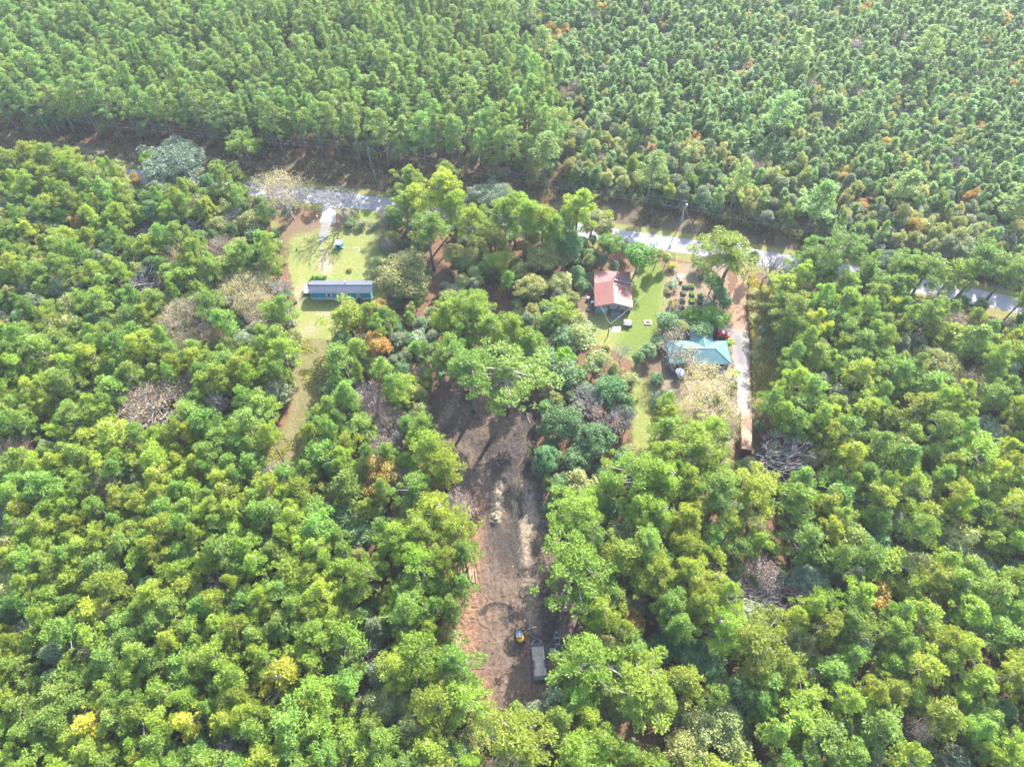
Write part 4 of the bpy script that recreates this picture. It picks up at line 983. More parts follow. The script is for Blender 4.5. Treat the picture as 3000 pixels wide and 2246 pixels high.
one('metal_pipe', lambda mb: [mb.tube([(-.8, 0, .1), (.8, .1, .12)], .06, 8), mb.box((-.5, .15, .12), (.4, .25, .2))], M['chrome'], (*g(1664, 1782)[:2], 0), -.1, 'grey metal pipe lying above the black barrel', 'pipe')

# ------------------------------------------------------------------ logs, branches, brush
def log_at(px, py, L, r, rz, z, label, group):
    c = g(px, py)
    e_ = empty('felled_log', (c.x, c.y, z), rz, label, 'log', group)
    part('trunk', lambda mb: mb.tube([(0, -L / 2, 0), (.03, -L / 6, .02), (-.02, L / 6, 0), (0, L / 2, 0)], [r, r * .97, r * .93, r * .9], 10), M['log'], e_, smooth=False)
    part('sawn_end', lambda mb: [mb.tube([(0, -L / 2 - .02, 0), (0, -L / 2 - .005, 0)], r * .96, 10)], M['logend'], e_)
for k, (px, py, L, r, z) in enumerate(((1364, 1686, 3.0, .28, .30), (1373, 1688, 3.1, .18, .22), (1381, 1689, 2.9, .20, .24), (1386, 1688, 2.9, .21, .25), (1394, 1689, 3.0, .15, .19), (1376, 1684, 2.6, .2, .62))):
    log_at(px, py, L, r, .10 + .03 * (k % 3), z + .1, ['thickest pinkish log at the left of the sunlit log pile', 'slim log second in the sunlit log pile', 'wide log in the middle of the sunlit log pile', 'wide pinkish log right of the middle of the pile', 'slim outermost log at the right of the log pile', 'log lying on top of the sunlit log pile'][k], 'logs stacked at the edge of the clearing')
for k, (px, py) in enumerate(((1336, 1668), (1343, 1672), (1349, 1668))):
    log_at(px, py, 3.4, .18 + .03 * k, .05, .3, 'log half hidden under pines left of the sunlit log pile', 'logs under the pines beside the pile')
log_at(1366, 1716, .6, .2, 1.2, .3, 'short sawn-off log below the log pile', 'logs stacked at the edge of the clearing')

def twigs(name, px, py, n, sx, sy, h, Lr, rr, mat, label, cat, kind=None, dirn=None, seed=0):
    """a heap of branches: one thing"""
    R = random.Random(seed + int(px)); mb = MB()
    for _ in range(n):
        x, y = R.gauss(0, sx / 2), R.gauss(0, sy / 2)
        a = R.uniform(0, 6.28) if dirn is None else dirn + R.gauss(0, .35)
        L_ = R.uniform(*Lr); z = abs(R.gauss(0, h / 2)) + .12
        d = Vector((math.cos(a), math.sin(a), R.uniform(-.25, .25)))
        p = Vector((x, y, z)); k = Vector((R.uniform(-.15, .15), R.uniform(-.15, .15), R.uniform(-.05, .1))) * L_
        r = R.uniform(*rr)
        pts = [p - d * L_ / 2, p + k, p + d * L_ / 2]
        for q in pts: q.z = max(q.z, .06)
        mb.tube(pts, [r, r * .8, r * .4], 4)
    c = g(px, py)
    o = mb.build(name, M[mat], loc=(c.x, c.y, .05))
    return tag(o, label, cat, 'brush heaps on the cleared ground', kind)
M['greentwig'] = soil('green_grey_twigs', ((.16, .18, .11), (.20, .21, .14), (.24, .21, .16)), (.6, 3), bumps=(4, .3))
twigs('brush_pile', 1512, 1458, 260, 1.2, 4.6, 1.1, (1.0, 3.2), (.02, .05), 'greentwig', 'long heap of grey-green cut branches in the middle of the dirt', 'brush pile', dirn=1.45)
twigs('brush_pile', 1500, 1418, 90, 2.6, 1.4, .8, (.8, 2.6), (.03, .07), 'deadwood', 'tangle of reddish roots and branches above the green brush heap', 'brush pile')
twigs('brush_pile', 1472, 1343, 45, 1.3, 1.0, .8, (.7, 1.8), (.04, .08), 'deadwood', 'pale uprooted stump tangle above the sandy mound', 'brush pile')
twigs('brush_pile', 1535, 1330, 40, 1.6, 4.5, .5, (2.0, 6.0), (.03, .07), 'deadwood', 'long thin felled poles lying beside the dark green holly', 'brush pile', dirn=1.4)
twigs('brush_pile', 1440, 1300, 130, 3.0, 3.0, .4, (.6, 2.2), (.015, .035), 'darkwood', 'dark scatter of twigs in the tree shade above the mound', 'brush pile')
twigs('brush_pile', 1595, 1425, 110, 2.2, 3.0, .7, (.8, 2.4), (.02, .05), 'deadwood', 'brown branch heap at the right edge of the cleared strip', 'brush pile')
twigs('brush_pile', 1370, 1165, 70, 1.6, 2.4, .7, (.8, 2.2), (.03, .06), 'darkwood', 'dark brush heap at the foot of the left umbrella pine', 'brush pile')
twigs('brush_pile', 1535, 1185, 90, 2.0, 1.6, .8, (.8, 2.4), (.02, .05), 'darkwood', 'dark brush heap right of the tall umbrella pine', 'brush pile')
twigs('brush_pile', 1672, 1800, 60, 1.4, 2.2, .8, (.8, 2.0), (.015, .04), 'deadwood', 'grey twig heap behind the black barrel', 'brush pile')
twigs('brush_pile', 1620, 1530, 30, 2.0, .6, .4, (1.0, 3.0), (.05, .1), 'deadwood', 'orange-brown split wood under the pines right of the dirt', 'brush pile', dirn=.1)
twigs('wood_chips', 1345, 1800, 420, 4.0, 10.0, .12, (.25, 1.1), (.015, .04), 'deadwood', 'scattered wood chips and sticks on orange soil left of the dirt', 'wood chips', 'stuff')
for px, py, L, rz, r, lb in ((1400, 1958, 3.4, .1, .07, 'straight branch across the orange soil below the log pile'), (1378, 1972, 2.6, -.15, .06, 'second straight branch lying below the first on orange soil'), (1390, 1778, 2.8, .05, .05, 'thin branch lying left of the dark tyre-turn ring'), (1390, 1802, 2.6, .04, .05, 'thin branch just below the first one left of the tyre-turn ring'), (1487, 1970, 2.2, .35, .06, 'curved stick on the shaded dirt left of the flatbed trailer'), (1350, 1105, 6.5, .85, .14, 'long pale felled pole in the pine straw left of the umbrella pines'), (1545, 1220, 4.2, 1.9, .16, 'pale leaning log right of the umbrella pine'), (1455, 1350, 3.6, 2.0, .12, 'cut pole left of the pale stump tangle'), (1448, 1345, 3.2, 2.1, .10, 'thinner cut pole beside the other left of the stump tangle'), (1600, 1478, 5, .1, .07, 'long bare branch on dark soil below the brown branch heap'), (1415, 1372, 2.2, .3, .07, 'short branch on grey dirt left of the sandy mound')):
    c = g(px, py)
    one('fallen_branch', lambda mb: mb.tube([(-L / 2, 0, .12), (-L / 6, .12, .2), (L / 6, -.05, .22), (L / 2, .06, .12)], [r, r * .9, r * .75, r * .4], 6), M['deadwood'], (c.x, c.y, .08), rz, lb, 'branch', 'branches lying on the cleared ground')

# ------------------------------------------------------------------ leaf colours
FOL = {
 'pine_bright': foliage('pine_needles_bright', (0.133, 0.213, 0.023), (0.249, 0.328, 0.042), .42, (1.3, 1.1, .5)),
 'pine_mid':    foliage('pine_needles_mid', (0.099, 0.19, 0.03), (0.191, 0.287, 0.052), .40, (1.3, 1.1, .5)),
 'pine_far':    foliage('pine_needles_tall', (0.104, 0.19, 0.046), (0.189, 0.282, 0.071), .40, (1.2, 1.1, .6)),
 'pine_young':  foliage('pine_needles_young', (0.106, 0.201, 0.06), (0.19, 0.27, 0.087), .38, (1.15, 1.1, .65)),
 'pine_yellow': foliage('pine_needles_yellowish', (0.232, 0.287, 0.027), (0.393, 0.402, 0.05), .42, (1.3, 1.1, .5)),
 'leaf_dark':   foliage('leaves_dark_green', (0.067, 0.144, 0.052), (0.14, 0.224, 0.086), .30, (1.2, 1.1, .6)),
 'leaf_mid':    foliage('leaves_mid_green', (0.104, 0.178, 0.038), (0.201, 0.265, 0.071), .36, (1.3, 1.1, .5)),
 'leaf_olive':  foliage('leaves_olive', (.165, .205, .065), (.29, .325, .125), .36, (1.25, 1.1, .6), accent=(.40, .37, .15), accent_amt=.08),
 'leaf_grey':   foliage('leaves_grey_green', (0.128, 0.172, 0.092), (0.232, 0.265, 0.155), .30, (1.15, 1.1, .7)),
 'leaf_oak':    foliage('leaves_live_oak', (0.104, 0.155, 0.098), (0.201, 0.247, 0.161), .28, (1.1, 1.1, .8)),
 'leaf_yellow': foliage('leaves_yellow', (.33, .33, .09), (.52, .47, .15), .40, (1.2, 1.0, .5), accent=(.26, .28, .10), accent_amt=.35),
 'leaf_gold':   foliage('leaves_tan_gold', (.30, .26, .12), (.46, .37, .18), .38, (1.2, 1.0, .5), accent=(.28, .28, .15), accent_amt=.35),
 'leaf_orange': foliage('leaves_orange', (.34, .25, .06), (.50, .28, .09), .40, (1.25, 1.0, .5), accent=(.13, .17, .035), accent_amt=.35),
 'leaf_brown':  foliage('leaves_brown', (.24, .17, .105), (.36, .23, .14), .35, (1.2, 1.0, .6), accent=(.12, .13, .07), accent_amt=.35),
 'leaf_pink':   foliage('leaves_pale_pink', (.32, .27, .21), (.42, .35, .28), .30, (1.1, 1.0, .8), accent=(.36, .22, .14), accent_amt=.3),
 'leaf_vivid':  foliage('leaves_vivid_green', (0.11, 0.253, 0.021), (0.207, 0.368, 0.046), .42, (1.3, 1.1, .4)),
 'cedar':       foliage('cedar_sprays', (0.067, 0.172, 0.023), (0.146, 0.265, 0.041), .36, (1.3, 1.1, .5)),
 'weed':        foliage('weed_blades', (.32, .31, .11), (.50, .45, .18), .35, (1.2, 1.05, .6), accent=(.10, .16, .03), accent_amt=.3),
 'brushwood':   foliage('undergrowth_leaves', (0.091, 0.127, 0.041), (0.183, 0.201, 0.075), .30, (1.2, 1.1, .6), accent=(.16, .11, .05), accent_amt=.2),
}

# ------------------------------------------------------------------ leaf and branch geometry
def unit(a): return a / np.maximum(np.linalg.norm(a, axis=-1, keepdims=True), 1e-9)
def leaf_quads(R, C, Nn, size, asp=.55, jitter=.6):
    """one little quad per point: C centres (n,3), Nn facing"""
    n = len(C)
    Nn = unit(Nn + R.normal(0, jitter, (n, 3)))
    T = unit(np.cross(Nn, R.normal(0, 1, (n, 3)))); B = np.cross(Nn, T)
    s = (size * R.uniform(.65, 1.35, n))[:, None]
    V = np.stack([C - T * s, C - B * s * asp, C + T * s, C + B * s * asp], 1)
    return V.reshape(-1, 3)
def spray_quads(R, C, D, size, asp=.3, jitter=.55):
    """needle sprays: slim quads that stick outwards along D"""
    n = len(C)
    T = unit(D + R.normal(0, jitter, (n, 3))); B = unit(np.cross(T, R.normal(0, 1, (n, 3))))
    s = (size * R.uniform(.6, 1.4, n))[:, None]
    V = np.stack([C - T * s, C - B * s * asp + T * s * .25, C + T * s, C + B * s * asp + T * s * .25], 1)
    return V.reshape(-1, 3)
def clump_points(R, c, rad, n, flat=.8, up=.35, inner=.25):
    d = unit(R.normal(0, 1, (n, 3)) + np.array([0, 0, up]))
    rr = np.where(R.random(n) < inner, R.uniform(.3, .9, n), R.uniform(.82, 1.05, n))
    P = np.asarray(c) + d * rr[:, None] * np.array([rad, rad, rad * flat])
    return P, d
def crown_mesh(R, name, clumps, n, size, mat, flat=.8, up=.35, asp=.55, jitter=.6, spray=0.0):
    Vs = []; rn = []; rmean = float(np.mean([q for _, q in clumps]))
    for c, rad in clumps:
        k = int(np.clip(n * (rad / rmean) ** 2, 8, 2.2 * n)) if len(clumps) > 1 else n
        P, d = clump_points(R, c, rad, k, flat, up)
        sp = int(k * spray)
        if sp: Vs.append(spray_quads(R, P[:sp], d[:sp], size * 1.35, .32))
        Vs.append(leaf_quads(R, P[sp:], d[sp:], size, asp, jitter))
        rn.append(np.clip(R.uniform(0, 1, k) * .7 + R.uniform(0, .3), 0, 1))
    V = np.concatenate(Vs)
    return np_mesh(name, V, 4, [mat], attrs={'rnd': ('FACE', 'FLOAT', np.concatenate(rn))})
def trunk_mesh(name, mat, H_, r0, limbs, R, lean=.25, n=7, top=.92):
    mb = MB()
    bx, by = R.normal(0, lean, 2)
    pts = [Vector((bx * (t ** 1.5), by * (t ** 1.5) + .15 * math.sin(t * 5), t * H_ * top)) for t in np.linspace(0, 1, 8)]
    mb.tube(pts, [r0 * (1.15 if t == 0 else 1) * (1 - .82 * t) + .02 for t in np.linspace(0, 1, 8)], n)
    for z, c, r in limbs:
        t = min(max(z / (H_ * top), .05), .98)
        a = Vector((bx * t ** 1.5, by * t ** 1.5 + .15 * math.sin(t * 5), z)); b = Vector(c)
        m_ = a.lerp(b, .55) + Vector((R.normal(0, .15), R.normal(0, .15), R.normal(.1, .15)))
        mb.tube([a, m_, b + (b - m_) * .25], [r, r * .75, r * .35], 4, m=1, cap=False)
    me = bpy.data.meshes.new(name); me.from_pydata(mb.v, [], mb.f); me.materials.append(mat); me.materials.append(M['palebark'])
    me.polygons.foreach_set('material_index', mb.m)
    me.polygons.foreach_set('use_smooth', [True] * len(mb.f)); me.update()
    return me

def pine_clumps(R, H_, rad, base, nc, rel=.30, roundness=.6):
    """branch-end puffs over a rounded, uneven crown: some limbs reach further, some sectors stay open"""
    out = []
    sect = R.uniform(.5, 1.35, 9)
    ox, oy = R.normal(0, rad * .10, 2)
    for i in range(nc):
        t = ((i + R.random()) / nc) ** .85
        prof = (1 - t ** 2.1) ** roundness * (.58 + .42 * min(1, t / .3))
        a = i * 2.39996 + R.normal(0, .35)
        reach = np.interp((a % 6.2832) / 6.2832 * 9, range(10), list(sect) + [sect[0]])
        rr = rad * prof * reach * (R.uniform(.5, 1.15) if R.random() < .68 else R.uniform(.05, .55))
        z = base + (H_ - base) * t * R.uniform(.94, 1.02) - .25
        out.append((np.array([ox * t + rr * math.cos(a), oy * t + rr * math.sin(a), z + R.normal(0, .55)]), rad * rel * R.uniform(.5, 1.5)))
    out.append((np.array([ox, oy, H_ - rad * rel * .6]), rad * rel))
    return out
PROTO = {}
def proto(kind, key, crown, trunk, Hn, Rn):
    PROTO.setdefault((kind, key), []).append((crown, trunk, Hn, Rn))
BK = M['bark']
def make_pines(key, mat, nv, Hn, Rn, basef, nc, n, size, rel, rough=.6, kind='pine_tree', r0=.2, seed=0, up=.45):
    for v in range(nv):
        R = np.random.default_rng(seed + v * 17 + 1)
        cl = pine_clumps(R, Hn, Rn * R.uniform(.92, 1.08), Hn * (basef + R.uniform(-.05, .05)), nc, rel, rough)
        cr = crown_mesh(R, 'pine_crown', cl, n, size, FOL[mat], .72, up, .45, .6, .6)
        lim = [(max(c[2] - np.hypot(c[0], c[1]) * .35, Hn * .3), c, .035 + .010 * Rn) for c, _ in cl[::2]]
        lim += [(Hn * R.uniform(.6, 1) * basef, (R.normal(0, .7), R.normal(0, .7), Hn * R.uniform(.6, 1) * basef), .035) for _ in range(4)]
        tr = trunk_mesh('pine_trunk', BK, Hn, r0, lim, R)
        proto(kind, key, cr, tr, Hn, Rn)
make_pines('bright', 'pine_bright', 9, 15, 2.9, .47, 54, 62, .17, .195, seed=100)
make_pines('mid', 'pine_mid', 8, 15, 2.9, .45, 54, 62, .17, .195, seed=200)
make_pines('yellow', 'pine_yellow', 1, 15, 2.9, .5, 54, 62, .17, .195, seed=300)
make_pines('big', 'pine_bright', 6, 19, 5.0, .52, 100, 72, .185, .14, seed=400, r0=.3)
make_pines('bigmid', 'pine_mid', 5, 19, 5.0, .52, 100, 72, .185, .14, seed=450, r0=.3)
make_pines('umbrella', 'pine_mid', 3, 21, 4.6, .70, 82, 72, .185, .15, rough=.42, seed=480, r0=.32)
make_pines('tall', 'pine_far', 8, 20, 2.9, .46, 50, 58, .19, .20, rough=.5, kind='tall_pine_tree', seed=500, r0=.24)
make_pines('young', 'pine_young', 9, 9, 1.55, .18, 36, 44, .17, .27, rough=.85, kind='young_pine_tree', seed=600, r0=.1, up=.6)

def leafy(key, mat, nv, Hn, Rn, basef, nc, n, size, rel, seed, r0=.16, tm=None, zsq=1.0):
    for v in range(nv):
        R = np.random.default_rng(seed + v * 13)
        cl = []
        zc = Hn * (basef + (1 - basef) * .52); rz = Hn * (1 - basef) * .48
        lob = [(unit(R.normal(0, 1, 3)), R.uniform(.8, 1.25)) for _ in range(8)]
        for i in range(nc):
            d = unit(R.normal(0, 1, 3) + np.array([0, 0, .35]))
            bulge = max([(max(0, float(d @ l)) ** 3) * s for l, s in lob] + [.66])
            q = (R.uniform(.6, .86) if R.random() < .8 else R.uniform(.15, .6)) * bulge
            c = np.array([d[0] * Rn * q, d[1] * Rn * q, zc + d[2] * rz * q])
            cl.append((c, Rn * rel * R.uniform(.7, 1.3)))
        cr = crown_mesh(R, 'leafy_crown', cl, n, size, FOL[mat], .8, .3, .6, .75)
        lim = [(Hn * R.uniform(.2, .6), c, .03 + .012 * Rn) for c, _ in cl[::3]]
        tr = trunk_mesh('tree_trunk', tm or M['greybark'], Hn, r0, lim, R, .4, 6, .75)
        proto('broadleaf_tree', key, cr, tr, Hn, Rn)
for key, mat, sd in (('dark', 'leaf_dark', 700), ('green', 'leaf_mid', 740), ('olive', 'leaf_olive', 780), ('sage', 'leaf_grey', 820), ('orange', 'leaf_orange', 860), ('brown', 'leaf_brown', 900), ('vivid', 'leaf_vivid', 960), ('cedar', 'cedar', 980)):
    leafy(key, mat, 3 if key in ('dark', 'green', 'olive', 'sage') else 1, 10, 2.9, .18, 72, 62, .15, .23, sd)
leafy('oak', 'leaf_oak', 2, 12, 9.0, .22, 260, 84, .19, .115, 1000, r0=.5)
leafy('oakolive', 'leaf_olive', 2, 12, 6.5, .15, 170, 80, .175, .14, 1040, r0=.4)
leafy('hollygroup', 'leaf_dark', 2, 12, 5.0, .12, 130, 80, .175, .16, 1060, r0=.3)
leafy('cone', 'leaf_yellow', 1, 9, 1.8, .08, 34, 46, .19, .36, 1080)

def bare_geo(R, Hn, Rn, levels=5, r0=.2, spread=.55, split=.28, lean=(0, 0)):
    """branching skeleton: returns trunk tubes, twig tubes, twig ends"""
    T = MB(); B = MB(); ends = []
    def grow(p, d, L, r, lv):
        d = d.normalized()
        k1 = p + d * L * .5 + Vector(R.normal(0, .07 * L, 3)); e = p + d * L + Vector(R.normal(0, .07 * L, 3))
        (T if lv <= 1 else B).tube([p, k1, e], [r, r * .85, r * .68], 6 if lv <= 1 else 3, cap=False)
        if lv >= levels:
            ends.append(np.array(e)); ends.append(np.array(k1)); return
        nb = 4 if lv in (0, 1) else 3
        for i in range(nb):
            a = i * 2 * math.pi / nb + R.uniform(-.6, .6)
            ax = Vector((math.cos(a), math.sin(a), 0))
            sp = spread * R.uniform(.7, 1.35)
            nd = (d * math.cos(sp) + (ax - d * ax.dot(d)).normalized() * math.sin(sp) + Vector((0, 0, .10)))
            st = p.lerp(e, R.uniform(.55, 1.0)) if i else e
            grow(st, nd, L * R.uniform(.62, .85), max(r * .62, .03), lv + 1)
    grow(Vector((0, 0, 0)), Vector((lean[0], lean[1], 1)), Hn * split, r0, 0)
    P = np.array(B.v); ext = np.abs(P[:, :2]).max(0).mean(); top = P[:, 2].max()
    sx = Rn / ext; sz = Hn / top
    for X in (T, B): X.v = [(x * sx, y * sx, z * sz) for x, y, z in X.v]
    return T, B, np.array(ends) * np.array([sx, sx, sz])
def mesh_of(mb, name, mat):
    me = bpy.data.meshes.new(name); me.from_pydata(mb.v, [], mb.f); me.materials.append(mat); me.update(); return me
def bares(key, nv, Hn, Rn, seed, mat='palebark', leaf=None, n=6, size=.2, r0=.17, levels=5, spread=.55, lean=(0, 0), topbias=False, kind='bare_tree', thin=1.0):
    for v in range(nv):
        R = np.random.default_rng(seed + v)
        T, B, E = bare_geo(R, Hn, Rn, levels, r0, spread, lean=lean)
        tr = mesh_of(T, 'bare_trunk', M['greybark'] if mat == 'palebark' else M[mat]); br = mesh_of(B, 'twigs', M[mat])
        lf = None
        if leaf:
            if topbias: E = E[E[:, 2] > np.quantile(E[:, 2], .25)]
            if thin < 1: E = E[R.random(len(E)) < thin]
            C = np.repeat(E, n, 0) + R.normal(0, .42, (len(E) * n, 3))
            V = leaf_quads(R, C, np.tile([0, 0, 1.], (len(C), 1)), size, .6, .9)
            lf = np_mesh('sparse_leaves', V, 4, [FOL[leaf]], attrs={'rnd': ('FACE', 'FLOAT', R.random(len(C)))})
        PROTO.setdefault((kind, key), []).append((lf, tr, Hn, Rn, br))
bares('grey', 3, 10, 4.0, 2000)
bares('darkbare', 1, 9, 3.5, 2020, 'greybark', levels=4)
bares('leaning', 1, 9, 6.5, 2030, lean=(.75, .25), spread=.62)
bares('gold', 2, 12, 6.0, 2040, leaf='leaf_gold', n=9, size=.09, thin=.7, topbias=True, kind='half_bare_tree')
bares('goldfull', 2, 12, 7.0, 2060, leaf='leaf_yellow', n=11, size=.095, thin=.62, kind='half_bare_tree')
bares('brownleaf', 2, 10, 5.0, 2070, leaf='leaf_brown', n=10, size=.085, thin=.55, kind='half_bare_tree')
bares('pinkleaf', 1, 7, 3.4, 2080, leaf='leaf_pink', n=5, size=.085, thin=.4, levels=5, kind='half_bare_tree')
bares('thin', 1, 10, 3.2, 2090, leaf='leaf_gold', n=2, size=.12, thin=.3, kind='half_bare_tree')

def shrub_proto(key, mat, nv, Hn, Rn, nc, n, size, rel, seed):
    for v in range(nv):
        R = np.random.default_rng(seed + v)
        cl = []
        for i in range(nc):
            d = unit(R.normal(0, 1, 3) + np.array([0, 0, .5])); q = R.uniform(.45, .8)
            cl.append((np.array([d[0] * Rn * q, d[1] * Rn * q, max(.2, Hn * .5 + d[2] * Hn * .42 * q)]), Rn * rel * R.uniform(.75, 1.25)))
        cr = crown_mesh(R, 'shrub_leaves', cl, n, size, FOL[mat], .8, .4, .6, .75)
        mb = MB()
        for c, _ in cl[::2]: mb.tube([(0, 0, 0), tuple(np.array(c) * .5), tuple(c)], [.05, .035, .015], 4, cap=False)
        PROTO.setdefault(('shrub', key), []).append((cr, mesh_of(mb, 'stems', M['greybark']), Hn, Rn))
shrub_proto('round', 'leaf_mid', 2, 2.4, 1.3, 18, 46, .15, .38, 3000)
shrub_proto('pale', 'leaf_grey', 2, 2.4, 1.3, 18, 46, .15, .38, 3010)
shrub_proto('dark', 'leaf_dark', 2, 2.4, 1.3, 18, 46, .15, .38, 3020)
shrub_proto('olive', 'leaf_olive', 2, 2.6, 1.4, 18, 46, .16, .38, 3030)
shrub_proto('gold', 'leaf_gold', 1, 2.4, 1.4, 18, 40, .16, .38, 3040)
shrub_proto('yellow', 'leaf_yellow', 1, 2.0, 1.2, 16, 40, .14, .38, 3050)
shrub_proto('vivid', 'leaf_vivid', 1, 1.2, .9, 12, 34, .14, .4, 3060)
shrub_proto('teal', 'leaf_oak', 1, 3.0, 2.0, 24, 46, .17, .34, 3070)

def litter(name, n, mat, label, wfn, seed):
    """loose clods, stones and splinters strewn over the cleared strip"""
    R = np.random.default_rng(seed); mb = MB(); k = 0
    CG = gp(CLEAR); x0, y0 = np.min(CG, 0); x1, y1 = np.max(CG, 0)
    while k < n:
        x, y = R.uniform(x0, x1), R.uniform(y0, y1)
        if not in_poly(CG, x, y) or R.random() > wfn(x, y): continue
        k += 1; wfn2 = R.random(); h0 = float(clear_h(np.array([x]), np.array([y]))[0])
        if wfn2 < .55:
            r = R.uniform(.05, .16) * (2 if R.random() < .12 else 1); a = R.uniform(0, 6.28, 5)
            b = len(mb.v)
            ring = [(x + r * R.uniform(.7, 1.3) * math.cos(i * 1.2566), y + r * R.uniform(.7, 1.3) * math.sin(i * 1.2566), h0 - .02) for i in range(5)]
            top = (x + R.normal(0, .02), y + R.normal(0, .02), h0 + r * R.uniform(.5, 1.0))
            for i in range(5): mb.face([ring[i], ring[(i + 1) % 5], top])
        else:
            L_ = R.uniform(.3, 1.5); a = R.uniform(0, 6.28); r = R.uniform(.012, .04)
            d = Vector((math.cos(a), math.sin(a), 0)) * L_ / 2; p = Vector((x, y, h0 + .04))
            mb.tube([p - d, p + Vector((R.normal(0, .06), R.normal(0, .06), .05)), p + d], [r, r, r * .5], 4)
    return tag(mb.build(name, M[mat]), label, 'litter', None, 'stuff')
dens = lambda s: (lambda x, y: float(np.clip(fbm(x * .22 + s, y * .22, 3) * 2.4 - .55, .05, 1)))
M['clod'] = soil('dark_clods', ((.11, .08, .062), (.15, .105, .08), (.075, .06, .05)), (1, 4))
litter('soil_litter', 2600, 'clod', 'dark clods and twigs strewn over the cleared ground', dens(3), 1)
litter('wood_litter', 900, 'deadwood', 'pale splinters and sticks strewn over the cleared ground', dens(11), 2)

# ------------------------------------------------------------------ planting
CF = {'bright': .80, 'mid': .80, 'yellow': .80, 'big': .80, 'bigmid': .80, 'umbrella': .86, 'tall': .83, 'young': .66}
KIND_OF = {}
for kd, ky in PROTO: KIND_OF[ky if kd != 'shrub' else 's_' + ky] = kd
NAMES = {'oak': 'oak_tree', 'oakolive': 'oak_tree', 'cedar': 'cedar_tree', 'hollygroup': 'holly_tree'}
TREES = []      # dicts: key, X, Y, H, R, label...
def plant(key, X, Y, H_, R_, label=None, group=None, name=None, rz=None, fixed=False):
    TREES.append(dict(key=key, X=X, Y=Y, H=H_, R=R_, label=label, group=group, name=name, rz=random.uniform(0, 6.283) if rz is None else rz, fixed=fixed))
def K(key, px, py, H_, R_, label=None, base=False, rz=None, name=None):
    """a tree the photo singles out: px,py is its crown's middle (or its foot when base)"""
    cf = CF.get(key, .58)
    c = g(px, py, 0 if base else H_ * cf)
    plant(key, c.x, c.y, H_, R_, label, None, name, rz, True)

K('oak', 512, 478, 13, 12.5, 'huge round grey-green live oak by the road, widest crown in the picture')
K('vivid', 440, 470, 11, 3.2, 'small vivid green tree in front of the huge round live oak')
K('gold', 862, 640, 16, 8.6, 'tall golden half-bare tree at the left of the driveway mouth', base=True)
K('grey', 1014, 655, 13, 6.5, 'bare grey tree right of the driveway, its shadow on the lawn', base=True)
K('grey', 1134, 674, 9, 3.0, 'thin bare tree at the right end of the lawn by the road', base=True)
K('dark', 778, 625, 7, 3.8, 'round dark green tree below the golden half-bare tree')
K('grey', 700, 640, 9, 3.4, 'bare greyish tree left of the round dark green tree')
K('green', 640, 490, 9, 3.2)
for px, py, r in ((640, 510, 3.2), (690, 520, 3.4), (600, 580, 3), (560, 560, 3.2), (500, 585, 3.2), (440, 590, 3.1), (640, 580, 3.3)): K('green', px, py, 11, r)
K('goldfull', 705, 850, 12, 7.6, 'wide yellow sparse-leaved tree left of the teal mobile home')
K('gold', 760, 900, 10, 6.0, 'grey-branched yellowing tree against the left end of the teal mobile home')
K('grey', 830, 850, 8, 3.6, 'bare pinkish-grey tree touching the porch of the teal home')
K('gold', 540, 930, 12, 6.5, 'tan-gold half-bare tree left of the yellow sparse-leaved tree')
K('gold', 500, 960, 10, 4.5, 'smaller tan-gold tree at the foot of the taller one')
K('grey', 440, 830, 11, 5.5, 'large bare grey tree among the yellow trees on the left')
K('bright', 525, 815, 12, 4.0, 'solitary green pine between the bare grey and the yellow trees')
K('gold', 520, 755, 10, 4.6, 'flat-topped golden tree behind the solitary green pine')
K('gold', 560, 1010, 9, 4.6, 'low golden-brown tree below the tan-gold trees')
K('brownleaf', 640, 740, 9, 5.0, 'brownish twiggy tree behind the yellow sparse-leaved tree')
K('olive', 640, 665, 10, 4.0, 'yellow-tinged olive tree left of the first lawn')
K('grey', 425, 700, 7, 5.0, 'bare twiggy tree in the dark gap of the left wood')
K('dark', 480, 690, 10, 3.6)
K('olive', 730, 650, 10, 3.6); K('grey', 560, 690, 8, 4)
K('cedar', 800, 925, 6, 2.2, 'small dark cedar left of the black tyre'); K('olive', 860, 990, 6, 3.2)
K('bright', 1015, 925, 13, 4.2, 'bright pine in front of the teal mobile home steps')
K('oakolive', 1185, 820, 12, 9.2, 'wide grey-olive oak at the right end of the teal mobile home')
K('gold', 1110, 705, 5, 2.6, 'small orange-yellow bush tree at the right edge of the first lawn')
K('dark', 1150, 640, 9, 3.2); K('olive', 1120, 770, 7, 2.8)
